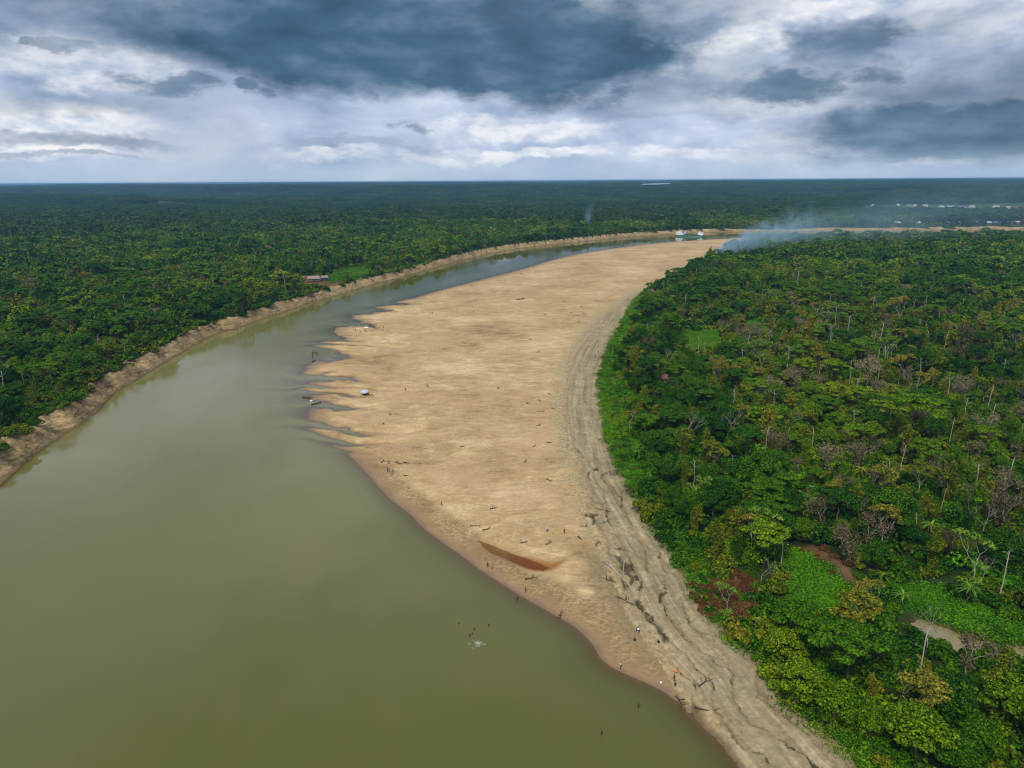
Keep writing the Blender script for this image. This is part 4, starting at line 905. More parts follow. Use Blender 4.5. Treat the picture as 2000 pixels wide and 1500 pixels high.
MB().box((2, 0, 2.7), (L_ * .74, bw * 1.75, .12)).build('deck', PM['deck_grey'], ferry)
for sy in (-1, 1): MB().box((4, sy * bw * .985, 3.1), (L_ * .60, .16, 1.0)).build('bulwark', PM['hull_green'], ferry)
MB().box((0, -bw * 1.0 - .03, 1.0), (L_ * .9, .05, .25)).build('rubbing_strake', PM['boat_white'], ferry)
sup = MB().box((-h + 8.2, 0, 4.2), (13, 10.4, 2.9)).build('superstructure', PM['boat_white'], ferry)
MB().box((-h + 7.6, 0, 7.0), (10, 8.8, 2.5)).build('upper_deck', PM['boat_white'], ferry)
wh_ = MB().box((-h + 8.6, 0, 9.6), (5.4, 6.4, 2.3)).build('wheelhouse', PM['boat_white'], ferry)
MB().box((-h + 8.6, 0, 10.86), (6.4, 7.2, .2)).build('roof', PM['boat_white'], wh_)
for i in range(5): MB().box((-h + 3.2 + i * 2.3, -5.23, 4.5), (1.1, .06, .9)).build('window', PM['window_dark'], sup)
for i in range(3): MB().box((-h + 7.0 + i * 1.6, -3.23, 9.9), (1.1, .06, .9)).build('window', PM['window_dark'], wh_)
MB().tube([(-h + 4.0, 0, 8), (-h + 4.0, 0, 11.2)], [.8, .7], 8).build('funnel', PM['rust_red'], ferry)
MB().tube([(-h + 7.5, 0, 10.9), (-h + 7.5, 0, 15.5)], [.16, .08], 6).box((-h + 7.5, 0, 13.6), (.12, 2.6, .12)).build('mast', PM['boat_white'], ferry)
for sy in (-1, 1): MB().tube([(-h + 17, sy * 4.6, 2.7), (-h + 18.6, sy * 4.6, 11.5)], [.5, .32], 6).build('derrick_post', PM['boat_white'], ferry)
MB().tube([(1.5, 0, 2.7), (1.5, 0, 9.6)], [.3, .2], 6).tube([(1.5, 0, 9.4), (9.5, 0, 7.0)], [.18, .12], 6).build('crane', PM['hull_green'], ferry)
for sy in (-1, 1): MB().box((h - 6.0, sy * 5.0, 4.9), (8.5, 1.5, 4.4)).box((h - 8.8, sy * 5.0, 7.9), (1.6, 1.3, 1.8)).build('bow_tower', PM['boat_white'], ferry)
MB().poly([(h - 1.6, -4.2, 2.6), (h - .2, -4.2, 7.4), (h - .2, 4.2, 7.4), (h - 1.6, 4.2, 2.6), (h - 1.9, -4.2, 2.6), (h - .5, -4.2, 7.4), (h - .5, 4.2, 7.4), (h - 1.9, 4.2, 2.6)],
          [(0, 1, 2, 3), (7, 6, 5, 4), (0, 4, 5, 1), (1, 5, 6, 2), (2, 6, 7, 3), (3, 7, 4, 0)]).build('bow_ramp', PM['boat_white'], ferry)
for i in range(2): MB().box((-6 + i * 9, 1, 3.7), (6, 2.6, 1.9)).build('cargo', PM['tin_rust' if i else 'tarp_blue'], ferry)

# ------------------------------------------------------------------ huts and far houses
def hut(name, x, y, L, W, Hh, rz, roof, wall, label, stilts=0.0, group=None, sink=0.0, cat='hut', simple=False):
    z = zat(x, y) - sink; e = link(name, None, None, (x, y, z), (0, 0, rz)); tag(e, label, cat, group); f0 = stilts
    if stilts:
        for sx_ in (-.44, 0, .44):
            for sy in (-.42, .42): MB().tube([(L * sx_, W * sy, -.5), (L * sx_, W * sy, f0 + .1)], [.12, .11], 6).build('stilt', PM['plank'], e)
    MB().box((0, 0, f0 + .08), (L * 1.02, W * 1.02, .16)).build('floor', PM['plank'], e)
    g = MB(); a, b, t0, t1 = L / 2, W / 2, f0 + .16, f0 + Hh
    rh = W * .33
    g.poly([(-a, -b, t0), (a, -b, t0), (a, b, t0), (-a, b, t0), (-a, -b, t1), (a, -b, t1), (a, b, t1), (-a, b, t1), (-a, 0, t1 + rh * .94), (a, 0, t1 + rh * .94)],
           [(0, 1, 5, 4), (2, 3, 7, 6), (1, 2, 6, 9, 5), (3, 0, 4, 8, 7)]); wl = g.build('wall', PM[wall], e)
    o_ = .55; th = .12
    for sy in (-1, 1):
        q = [(-a - o_, sy * (b + o_), t1 - rh * o_ / b), (a + o_, sy * (b + o_), t1 - rh * o_ / b), (a + o_, 0, t1 + rh), (-a - o_, 0, t1 + rh)]
        MB().poly(q + [(p0, p1, p2 + th) for p0, p1, p2 in q], [(0, 1, 2, 3), (7, 6, 5, 4), (0, 4, 5, 1), (1, 5, 6, 2), (2, 6, 7, 3), (3, 7, 4, 0)]).build('roof_slope', PM[roof], e)
    MB().tube([(-a - o_, 0, t1 + rh + th), (a + o_, 0, t1 + rh + th)], [.14, .14], 6).build('roof_ridge', PM[roof], e)
    MB().box((L * .1, -b - .03, t0 + Hh * .36), (.9, .06, Hh * .7)).build('door', PM['window_dark'], wl)
    for sx_ in ((-.3,) if simple else (-.3, .34)): MB().box((L * sx_, -b - .03, t0 + Hh * .52), (1.1, .06, .8)).build('window', PM['window_dark'], wl)
    return e
x_, y_ = P(587, 549, 6.8); hut('bank_hut', x_, y_, 6, 4.5, 2.6, R(25), 'thatch', 'plank', 'small dark thatched hut half hidden by trees, leftmost on the bank', .6)
x_, y_ = P(613, 549, 6.8); hut('bank_hut', x_, y_, 10.5, 6.2, 2.8, R(12), 'thatch_pale', 'plank', 'largest bank hut with a pale pinkish roof by the clearing', .7)
x_, y_ = P(634, 547, 6.8); hut('bank_hut', x_, y_, 6, 4.6, 2.6, R(20), 'thatch_pale', 'tarp_blue', 'small pale-roofed hut with blue tarpaulin walls beside the sandy clearing', .5)
x_, y_ = P(1292, 753, 4); hut('forest_hut', x_, y_, 4.6, 4.0, 2.4, R(-20), 'tin_rust', 'plank', 'lone hut with dark reddish roof among the right-bank trees', 2.2)
random.seed(5)
far_row = [(1706, 404, 'tin_white', 14), (1753, 403.5, 'tin_white', 10), (1776, 404, 'tin_blue', 16), (1786, 404.5, 'tin_white', 12), (1805, 405, 'tin_white', 20), (1838, 407, 'tin_grey', 16), (1855, 407, 'tin_grey', 18), (1879, 407.5, 'tin_blue', 24),
           (1897, 406.5, 'tin_white', 18), (1944, 407, 'tin_white', 20), (1968, 408, 'tin_white', 14), (1985, 408, 'tin_rust', 16)]
cn = {'tin_white': 'white', 'tin_blue': 'blue', 'tin_grey': 'grey', 'tin_rust': 'rusty'}
for i, (a, b, r_m, ln) in enumerate(far_row):
    x_, y_ = P(a, b, 6.5); hut('village_house', x_, y_, ln, 9, 4.5, R(random.uniform(-12, 12)), r_m, 'plank_pale', '%s-roofed house, %s from the left in the far village row' % (cn[r_m], ['first', 'second', 'third', 'fourth', 'fifth', 'sixth', 'seventh', 'eighth', 'ninth', 'tenth', 'eleventh', 'twelfth'][i]), 0, 'houses of the far village', cat='house', simple=True)
near_row = [(1752, 438.5, 'tin_white', 10), (1792, 438.5, 'tin_grey', 9), (1850, 438.5, 'tin_blue', 9), (1876, 438.5, 'tin_grey', 10), (1888, 438, 'tin_white', 8), (1903, 438, 'tin_blue', 11), (1917, 438, 'tin_blue', 9), (1930, 438, 'tin_grey', 10), (1943, 437.5, 'tin_blue', 12), (1956, 437.5, 'tin_blue', 9), (1970, 437, 'tin_blue', 12), (1985, 437, 'tin_white', 10), (1997, 437, 'tin_blue', 10)]
for i, (a, b, r_m, ln) in enumerate(near_row):
    x_, y_ = P(a, b, 6.5); hut('riverside_house', x_, y_, ln, 6.5, 3.4, R(random.uniform(-10, 10)), r_m, 'plank', '%s-roofed house, number %s from the left along the far riverside' % (cn[r_m], ['one', 'two', 'three', 'four', 'five', 'six', 'seven', 'eight', 'nine', 'ten', 'eleven', 'twelve', 'thirteen'][i]), .8, 'houses along the far riverside', cat='house', simple=True)

# ------------------------------------------------------------------ people
def make_body(J, bones, rad):
    names = list(J); me = bpy.data.meshes.new('skeleton'); me.from_pydata([J[q] for q in names], [(names.index(a), names.index(b)) for a, b in bones], [])
    o = bpy.data.objects.new('tmp_body', me); COL.objects.link(o); md = o.modifiers.new('skin', 'SKIN'); ss = o.modifiers.new('sub', 'SUBSURF'); ss.levels = 1; ss.render_levels = 1
    for i, q in enumerate(names):
        r__ = rad.get(q, rad.get(q[:-1], .05)); me.skin_vertices[0].data[i].radius = (r__, r__); me.skin_vertices[0].data[i].use_root = (q == 'pelvis')
    dg = bpy.context.evaluated_depsgraph_get(); dg.update(); res = bpy.data.meshes.new_from_object(o.evaluated_get(dg)); bpy.data.objects.remove(o)
    return res
BONES = [('pelvis', 'waist'), ('waist', 'chest'), ('chest', 'neck'), ('neck', 'jaw'), ('jaw', 'brow'), ('brow', 'crown'), ('jaw', 'nose')]
for s_ in 'LR': BONES += [('chest', 'shoulder' + s_), ('shoulder' + s_, 'elbow' + s_), ('elbow' + s_, 'wrist' + s_), ('wrist' + s_, 'finger' + s_), ('wrist' + s_, 'thumb' + s_), ('pelvis', 'hip' + s_), ('hip' + s_, 'knee' + s_), ('knee' + s_, 'ankle' + s_), ('ankle' + s_, 'toe' + s_)]
RAD = {'pelvis': .125, 'waist': .115, 'chest': .13, 'neck': .05, 'jaw': .07, 'brow': .095, 'crown': .055, 'nose': .018, 'shoulder': .062, 'elbow': .042, 'wrist': .03, 'finger': .022, 'thumb': .012, 'hip': .085, 'knee': .058, 'ankle': .04, 'toe': .035}
def joints(kind):
    J = {'pelvis': (0, 0, .90), 'waist': (0, 0, 1.06), 'chest': (0, .01, 1.27), 'neck': (0, 0, 1.42), 'jaw': (0, -.015, 1.50), 'brow': (0, -.005, 1.57), 'crown': (0, .01, 1.65), 'nose': (0, -.10, 1.52)}
    for s_, g in (('L', 1), ('R', -1)):
        J.update({'shoulder' + s_: (.175 * g, 0, 1.35), 'elbow' + s_: (.23 * g, .03, 1.08), 'wrist' + s_: (.25 * g, -.05, .85), 'finger' + s_: (.25 * g, -.08, .73), 'thumb' + s_: (.21 * g, -.10, .79),
                  'hip' + s_: (.09 * g, 0, .85), 'knee' + s_: (.10 * g, -.02, .47), 'ankle' + s_: (.10 * g, .02, .08), 'toe' + s_: (.12 * g, -.14, .04)})
    if kind == 'walk':
        J.update({'kneeL': (.1, -.18, .49), 'ankleL': (.1, -.26, .10), 'toeL': (.1, -.42, .06), 'kneeR': (-.1, .05, .47), 'ankleR': (-.1, .32, .14), 'toeR': (-.1, .22, .05), 'wristL': (.24, .16, .88), 'fingerL': (.24, .18, .76), 'thumbL': (.20, .12, .82), 'wristR': (-.24, -.22, .92), 'fingerR': (-.23, -.30, .83), 'thumbR': (-.19, -.26, .9)})
    if kind in ('crouch', 'sit'):
        dz = -.58 if kind == 'crouch' else -.76
        for q in list(J):
            if q[:-1] not in ('knee', 'ankle', 'toe'): J[q] = (J[q][0], J[q][1] - (.10 if J[q][2] > 1.2 else 0), J[q][2] + dz)
        for s_, g in (('L', 1), ('R', -1)):
            J['knee' + s_] = (.16 * g, -.36, .47 if kind == 'crouch' else .42); J['ankle' + s_] = (.14 * g, -.10 if kind == 'crouch' else -.52, .09); J['toe' + s_] = (.16 * g, -.26 if kind == 'crouch' else -.66, .05)
            J['elbow' + s_] = (.25 * g, -.22, .62 + (0 if kind == 'crouch' else -.12)); J['wrist' + s_] = (.17 * g, -.40, .54); J['finger' + s_] = (.13 * g, -.47, .50); J['thumb' + s_] = (.11 * g, -.41, .58)
    if kind == 'bend':
        for q in ('waist', 'chest', 'neck', 'jaw', 'brow', 'crown', 'nose', 'shoulderL', 'shoulderR'):
            x, y, z = J[q]; d = z - .90; J[q] = (x, y - d * .80, .90 + d * .58)
        for s_, g in (('L', 1), ('R', -1)): J['elbow' + s_] = (.22 * g, -.44, .86); J['wrist' + s_] = (.2 * g, -.54, .62); J['finger' + s_] = (.19 * g, -.58, .50); J['thumb' + s_] = (.15 * g, -.58, .58)
    if kind == 'reach':
        for s_, g in (('L', 1), ('R', -1)): J['elbow' + s_] = (.34 * g, -.12, 1.20); J['wrist' + s_] = (.36 * g, -.34, 1.24); J['finger' + s_] = (.35 * g, -.45, 1.26); J['thumb' + s_] = (.31 * g, -.40, 1.29)
    return J
def seg_d(p, a, b):
    ab = b - a; t = max(0, min(1, (p - a).dot(ab) / max(ab.length_squared, 1e-9))); return (p - a - ab * t).length
BODY = {}
def body_meshes(kind):
    if kind in BODY: return BODY[kind]
    J = joints(kind); me = make_body(J, BONES, RAD); me.materials.clear(); me.materials.append(PM['skin_brown']); me.polygons.foreach_set('use_smooth', [True] * len(me.polygons))
    JV = {k_: Vector(v_) for k_, v_ in J.items()}; top = {'pelvis', 'waist', 'chest'}
    def grp(c):
        a, b = min(BONES, key=lambda e_: seg_d(c, JV[e_[0]], JV[e_[1]]))
        if a.startswith('hip') or (a == 'pelvis' and b.startswith('hip')): return 'shorts'
        if a in top and (b in top or b.startswith('shoulder')) or a.startswith('shoulder'): return 'shirt'
        if a in ('jaw', 'brow') and (c.y > JV['brow'].y + .02 or c.z > JV['brow'].z + .03) and b != 'nose': return 'hair'
        return None
    out_ = {}
    gs = [grp(f_.center.copy()) for f_ in me.polygons]
    for nm, off in (('shirt', .016), ('shorts', .02), ('hair', .014)):
        vv, ff = {}, []
        for f_, g in zip(me.polygons, gs):
            if g == nm: ff.append([vv.setdefault(i, len(vv)) for i in f_.vertices])
        co = [tuple(me.vertices[i].co + me.vertices[i].normal * off) for i in vv]; q = bpy.data.meshes.new(nm); q.from_pydata(co, [], ff); q.polygons.foreach_set('use_smooth', [True] * len(q.polygons)); q.update(); out_[nm] = q
    BODY[kind] = (me, out_); return BODY[kind]
CLOTH = {}
def person(px, py, pose, shirt, shorts, label, group=None, wade=None, face=None, z=None, scale=1.0):
    me, cl = body_meshes(pose)
    x, y = P(px, py, 0.3 if wade is None else 0)
    for _ in range(3):
        g = 0 if wade is not None else max(zat(x, y), 0) if z is None else z; x, y = P(px, py, g)
    zz = (-wade if wade is not None else g + .0)
    o = link('person', me, None, (x, y, zz), (0, 0, random.uniform(0, 6.28) if face is None else face), scale); tag(o, label, 'person', group)
    for nm, c in (('shirt', shirt), ('shorts', shorts), ('hair', 'hair_black')):
        if c is None: continue
        key = (pose, nm, c)
        if key not in CLOTH: q = cl[nm].copy(); q.materials.append(PM[c]); CLOTH[key] = q
        link(nm, CLOTH[key], o)
    return o
random.seed(21)
g1 = 'people gathered at the upper tip of the sandbar'
for i, (a, b, c) in enumerate([(735, 608, 'cloth_black'), (738, 605.5, 'cloth_orange'), (741, 606, 'cloth_orange'), (744.5, 606, 'cloth_red'), (747, 606, 'cloth_navy')]): person(a, b, 'stand', c, 'cloth_black', ['person in black top, leftmost of the group at the sandbar tip', 'person in orange top beside the one in black at the sandbar tip', 'person in orange top in the middle of the sandbar tip group', 'person in red top in the group at the sandbar tip', 'person in navy top, rightmost of the sandbar tip group'][i], g1)
person(724, 612, 'stand', 'cloth_black', 'cloth_black', 'person in black standing just below the sandbar tip group', g1); person(727.5, 613.5, 'walk', None, 'cloth_grey', 'shirtless person walking beside the one in black below the tip group', g1)
g2 = 'crowd around the white sheet at the water edge'
for a, b, p_ in [(706, 638.5, 'stand'), (711, 638.5, 'crouch'), (719.5, 638, 'stand'), (722, 638.5, 'crouch'), (724, 637.5, 'stand'), (726, 638.5, 'stand')]: person(a, b, p_, 'cloth_black', 'cloth_navy', 'dark-clothed person in the back row beside the white sheet', g2)
for a, b, c in [(711.5, 645, 'cloth_red'), (714.5, 645, 'cloth_orange'), (716.5, 645, 'cloth_red'), (721.5, 644.5, 'cloth_red'), (727, 646, 'cloth_orange'), (713.5, 649, 'cloth_orange'), (715.8, 649.3, 'cloth_red')]: person(a, b, 'stand', c, 'cloth_black', 'person in reddish top in the front row below the white sheet', g2, scale=.9)
for a, b in [(704.5, 650.5), (694.5, 647), (689.5, 642), (690, 645.5)]: person(a, b, 'stand', None, 'cloth_black', 'shirtless person at the wet edge left of the white sheet', g2)
person(749, 641.5, 'walk', 'cloth_navy', 'cloth_black', 'upper of two people walking right of the white sheet crowd'); person(748, 647.5, 'walk', 'cloth_black', 'cloth_black', 'lower of two people walking right of the white sheet crowd')
for a, b in [(610.5, 691), (612.2, 689.5), (614, 690), (616, 689), (618, 691), (619.5, 690.5)]: person(a, b, 'stand', None, 'cloth_black', 'person in the row wading in the shallows off the sand spurs', 'waders in the shallows', wade=.35)
person(610.5, 697, 'stand', 'cloth_black', 'cloth_black', 'person wading alone just in front of the row of waders', wade=.35)
S1 = [(792, 762, 'crouch', 'cloth_black', 'cloth_black', 'person in black crouching on the open sand right of the dome shelter'), (833.5, 755, 'stand', 'cloth_grey', 'cloth_black', 'left of two people standing together mid sandbar'), (836.2, 757.3, 'stand', 'cloth_navy', 'cloth_black', 'right of two people standing together mid sandbar'),
      (720, 772, 'sit', 'cloth_black', 'cloth_black', 'person sitting close beside the grey dome shelter'), (727, 772.5, 'crouch', 'cloth_yellow', 'cloth_black', 'person in yellow crouching right of the grey dome shelter'),
      (757, 921, 'stand', None, 'cloth_black', 'leftmost of four people standing near the spur above the shore'), (760, 922.5, 'stand', 'cloth_black', 'cloth_black', 'second from left of four people near the spur'), (767.8, 921.5, 'walk', None, 'cloth_grey', 'rightmost of four people near the spur'), (766, 927, 'stand', 'cloth_blue', 'cloth_grey', 'person in blue, lowest of four people near the spur'),
      (841, 614, 'stand', 'cloth_grey', 'cloth_black', 'left of two people on the upper sand'), (845, 614, 'stand', 'cloth_red', 'cloth_black', 'right of two people on the upper sand'), (925, 610, 'walk', 'cloth_navy', 'cloth_navy', 'lone person in navy on the upper middle sand'),
      (1020, 582, 'stand', 'cloth_grey', 'cloth_black', 'person standing behind the driftwood heap on the far sand'), (1064, 617, 'stand', 'cloth_grey', 'cloth_black', 'left of a pair on the far right sand'), (1066, 615.5, 'walk', 'cloth_black', 'cloth_black', 'right of a pair on the far right sand'),
      (1085, 517, 'stand', 'cloth_black', 'cloth_black', 'lone dark person on the sand near the far shore'), (1046, 531, 'stand', 'cloth_black', 'cloth_black', 'first of four distant people in a line on far sand'), (1049, 531, 'stand', 'cloth_red', 'cloth_black', 'second of four distant people in a line on far sand'), (1052, 531, 'stand', 'cloth_black', 'cloth_black', 'third of four distant people in a line on far sand'), (1055, 531, 'stand', 'cloth_grey', 'cloth_black', 'fourth of four distant people in a line on far sand'),
      (1043, 523, 'stand', 'cloth_black', 'cloth_black', 'person at the far waterline above the line of four'), (1225, 587, 'stand', 'cloth_navy', 'cloth_black', 'left of a pair at the forest edge by the mud channel'), (1228, 587, 'stand', 'cloth_yellow', 'cloth_black', 'right of a pair at the forest edge by the mud channel'),
      (1162, 698, 'stand', 'cloth_red', 'cloth_black', 'person in red walking the mud channel'), (1165.5, 698, 'stand', 'cloth_yellow', 'cloth_yellow', 'person in yellow walking the mud channel'), (1169, 689.5, 'walk', 'cloth_blue', 'cloth_black', 'person in blue ahead of two on the mud channel'),
      (901, 557.5, 'crouch', 'cloth_black', 'cloth_black', 'person crouching at the upper waterline'), (864, 568, 'stand', 'cloth_black', 'cloth_black', 'person standing at the upper waterline, downstream'), (971, 541, 'stand', 'cloth_black', 'cloth_black', 'person standing at the far upper waterline'),
      (862, 988, 'stand', None, 'cloth_red', 'lone person standing above the lower shore'), (1068, 1039, 'stand', 'cloth_white', 'cloth_navy', 'person in white shirt on the lower sand'), (1102, 1043, 'walk', None, 'cloth_red', 'shirtless person in red shorts right of the one in white'),
      (952, 1108, 'bend', None, 'cloth_black', 'person bending over at the muddy shore'), (961, 1111, 'stand', 'cloth_yellow', 'cloth_yellow', 'person in yellow on the muddy shore'), (1026, 1157, 'stand', None, 'cloth_black', 'person standing at the waterline below the pool'),
      (1243, 1234, 'bend', 'cloth_black', 'cloth_black', 'person in black bending over on the dark mud'), (1248, 1237, 'bend', 'cloth_white', 'cloth_navy', 'person in white bending over on the dark mud'), (1240, 1253, 'crouch', 'cloth_black', 'cloth_black', 'person in black crouching low on the dark mud'), (1287, 1257, 'crouch', 'cloth_navy', 'cloth_black', 'person crouching on the dried mud ledge'),
      (1212, 1306, 'stand', 'cloth_white', 'cloth_navy', 'person in white shirt and navy shorts at the lower waterline'), (1316, 1330, 'stand', 'cloth_black', 'cloth_black', 'upper of two people in black by the brush heap'), (1318, 1341, 'stand', 'cloth_grey', 'cloth_black', 'lower of two people by the brush heap'), (1350, 551 + 0, 'stand', 'cloth_black', 'cloth_black', 'person far up on the sand beside the forest tip'), (660, 555, 'stand', 'cloth_orange', 'cloth_black', 'person on the clearing beside the bank huts')]
S1 = [q for q in S1 if q[0] != 1350]
for a, b, p_, c1, c2, lb in S1: person(a, b, p_, c1, c2, lb, z=6.6 if a == 660 else None)
W1 = [(1010, 1171, 'reach', None, 'cloth_black', .55, 'person wading with arms out just off the lower shore'), (896, 1219, 'stand', None, None, 1.3, 'swimmer alone at the left of the bathing group'), (932, 1221, 'stand', 'cloth_orange', None, 1.25, 'swimmer at the top of the bathing group'), (955, 1222, 'stand', None, None, 1.0, 'bather standing chest-deep at the right of the group'),
      (926, 1229.5, 'stand', None, None, 1.2, 'bather in the middle of the diagonal row'), (923, 1238, 'stand', 'cloth_black', None, 1.3, 'swimmer low in the water in the diagonal row'), (918, 1243, 'reach', None, None, .9, 'bather lowest and tallest in the diagonal row'),
      (1247, 1381, 'reach', None, 'cloth_black', .75, 'bather standing waist-deep off the brush heap'), (1175, 1434, 'stand', None, 'cloth_black', .7, 'bather standing waist-deep nearest the bottom of the view')]
for a, b, p_, c1, c2, wd, lb in W1: person(a, b, p_, c1, c2, lb, wade=wd)

# ------------------------------------------------------------------ things on the sand and water
def spot(px, py):
    x, y = P(px, py, .8)
    for _ in range(3): x, y = P(px, py, max(zat(x, y), 0))
    return x, y, max(zat(x, y), 0.0)
# splash
sp = P(934, 1258.5); V_, F_ = [], []
for i in range(70):
    a = random.uniform(0, 6.28); r_ = abs(random.gauss(0, .75)); c = np.array([sp[0] + r_ * math.cos(a) * 1.5, sp[1] + r_ * math.sin(a), max(0, .75 - r_ * .5) * random.random() + .02]); s_ = random.uniform(.04, .13)
    b = len(V_); V_ += [tuple(c + np.array(q) * s_) for q in ((1, 0, 0), (-.5, .87, 0), (-.5, -.87, 0), (0, 0, 1.3), (0, 0, -.8))]; F_ += [(b, b + 1, b + 3), (b + 1, b + 2, b + 3), (b + 2, b, b + 3), (b + 1, b, b + 4), (b + 2, b + 1, b + 4), (b, b + 2, b + 4)]
o = link('water_splash', mesh_np('water_splash', V_, F_, [PM['foam_white']])); tag(o, 'white splash thrown up below the bathing group', 'splash', kind='thing')
# canoes
def canoe(px0, px1, label, beam=.85):
    a = Vector(P(*px0)); b = Vector(P(*px1)); L = (b - a).length; e = link('dugout_canoe', None, None, ((a.x + b.x) / 2, (a.y + b.y) / 2, .0), (0, 0, math.atan2(b.y - a.y, b.x - a.x))); tag(e, label, 'canoe')
    n_ = 10; V = []; F = []
    for i in range(n_ + 1):
        t = i / n_ * 2 - 1; wd = beam * (1 - abs(t) ** 3.2) * .5 + .04; rise = .16 * abs(t) ** 3
        V += [(t * L / 2, -wd, .30 + rise), (t * L / 2, -wd * .6, -.18 + rise), (t * L / 2, wd * .6, -.18 + rise), (t * L / 2, wd, .30 + rise), (t * L / 2 * .97, wd * .8, .29 + rise), (t * L / 2 * .97, 0, -.05 + rise), (t * L / 2 * .97, -wd * .8, .29 + rise)]
    for i in range(n_):
        for j in range(7): F.append((i * 7 + j, (i + 1) * 7 + j, (i + 1) * 7 + (j + 1) % 7, i * 7 + (j + 1) % 7))
    F += [tuple(range(7))]; F += [tuple(n_ * 7 + q for q in range(7))[::-1]]
    me = bpy.data.meshes.new('hull'); me.from_pydata(V, [], F); me.materials.append(PM['wood_dark']); me.update(); link('hull', me, e)
    for t in (-.45, .1, .5): MB().box((t * L / 2, 0, .24), (.22, beam * .72, .05)).build('thwart', PM['plank'], e)
canoe((590, 776.5), (611, 778), 'long dark dugout canoe lying highest off the sand spurs'); canoe((608, 791), (627, 786.5), 'dark dugout canoe pointing at the sand spur, nearer one'); canoe((609, 706.5), (616, 704), 'short dark canoe beside the row of waders', 1.1)
x_, y_ = P(608, 784); e = link('floating_drum', None, None, (x_, y_, .15), (0, R(80), .6)); tag(e, 'pale mint drum floating between the two canoes', 'drum')
MB().tube([(0, 0, -.6), (0, 0, -.5), (0, 0, .5), (0, 0, .6)], [.42, .5, .5, .42], 14).build('barrel', PM['plastic_mint'], e, True)
for q in (-.25, .25): MB().tube([(0, 0, q - .04), (0, 0, q + .04)], [.53, .53], 14).build('hoop', PM['foam_white'], e, True)
# dome shelter
x_, y_, z_ = spot(713, 772); e = link('dome_shelter', None, None, (x_, y_, z_)); tag(e, 'grey domed tarpaulin shelter standing on the sand spurs', 'shelter')
V, F = [], []; nr, ns_ = 6, 16
for i in range(nr + 1):
    t = i / nr; r_ = 2.1 * math.cos(t * 1.45); zz = 1.1 + 1.25 * math.sin(t * 1.45)
    for j in range(ns_): a = 2 * math.pi * j / ns_; wv = 1 + .05 * math.cos(4 * a) * (1 - t); V.append((r_ * wv * math.cos(a), r_ * wv * math.sin(a), zz))
for i in range(nr):
    for j in range(ns_): F.append((i * ns_ + j, i * ns_ + (j + 1) % ns_, (i + 1) * ns_ + (j + 1) % ns_, (i + 1) * ns_ + j))
link('cover', mesh_np('cover', V, F, [PM['tarp_grey']], True), e)
for i in range(6): a = i * 1.047; MB().tube([(1.95 * math.cos(a), 1.95 * math.sin(a), -.3), (1.95 * math.cos(a), 1.95 * math.sin(a), 1.2)], [.05, .05], 5).build('pole', PM['plank'], e)
MB().box((0, .3, .25), (2.2, 1.6, .5)).build('bundle', PM['wood_dark'], e)
def sack(px, py, m, label, s_=1.0, cat='bag', nm='sack'):
    x, y, z = spot(px, py); e = link(nm, None, None, (x, y, z), (0, 0, random.uniform(0, 6)), s_); tag(e, label, cat); bm = bmesh.new(); bmesh.ops.create_icosphere(bm, subdivisions=2, radius=.5)
    for v in bm.verts: v.co *= 1 + .22 * mnoise.noise(v.co * 2.3 + Vector((px, 0, 0))); v.co.z = max(v.co.z * .8, -.28) + .28
    me = bpy.data.meshes.new('bulk'); bm.to_mesh(me); bm.free(); me.materials.append(PM[m]); me.polygons.foreach_set('use_smooth', [True] * len(me.polygons)); link('bulk', me, e)
    MB().tube([(0, 0, .62), (.05, 0, .72), (.16, .06, .80)], [.12, .06, .13], 6).build('tied_neck', PM[m], e, True)
sack(723.5, 770.5, 'bag_yellow', 'bright yellow sack beside the grey dome shelter', 1.3); sack(1320, 1312, 'bag_orange', 'round orange sack by the brush heap on the mud', .9); sack(1291, 1334, 'cloth_white', 'small pale sack at the lower waterline', .5)
x_, y_, z_ = spot(715.5, 639.5); V, F = [], []
for i in range(9):
    for j in range(9): V.append(((i - 4) * .55, (j - 4) * .5, .12 + .25 * mnoise.noise(Vector((i * .5, j * .6, 1))) + .5 * math.exp(-((i - 4) ** 2 + (j - 4) ** 2) / 7)))
for i in range(8):
    for j in range(8): F.append((i * 9 + j, (i + 1) * 9 + j, (i + 1) * 9 + j + 1, i * 9 + j + 1))
me = mesh_np('white_sheet', V, F, [PM['cloth_white']], True); o = link('white_sheet', me, None, (x_, y_, z_), None, .62); tag(o, 'white sheet heaped on the sand amid the crowd', 'sheet'); sm = o.modifiers.new('thick', 'SOLIDIFY'); sm.thickness = .05
# driftwood
def driftwood(px, py, L, label, group=None, dark=True, br=3, rz=None, rad=.16):
    x, y, z = spot(px, py); e = link('driftwood', None, None, (x, y, z), (0, 0, random.uniform(0, 6.28) if rz is None else rz)); tag(e, label, 'driftwood', group); m = PM['driftwood_dark' if dark else 'driftwood_pale']
    mb = MB(); pts = limb(mb, (-L / 2, 0, rad * .6), (L / 2, random.uniform(-.2, .2) * L, rad * .7), rad, rad * .5, 6, 4, .05); mb.build('log', m, e, True)
    for i in range(br):
        q = pts[random.randint(1, 4)]; a = random.uniform(-1, 1); mb = MB(); limb(mb, q, q + Vector((math.cos(a) * L * .3, random.choice((-1, 1)) * L * random.uniform(.15, .4), random.uniform(.1, .8))), rad * .5, rad * .2, 5, 3, .1); mb.build('branch', m, e, True)
    mb = MB()
    for i in range(6): a = i * 1.05; mb.tube([pts[0], pts[0] + Vector((-.3 * rad * 4, math.cos(a) * rad * 3.4, max(-.1, math.sin(a) * rad * 3.4)))], [rad * .5, rad * .15], 5)
    mb.build('roots', m, e, True)
random.seed(9)
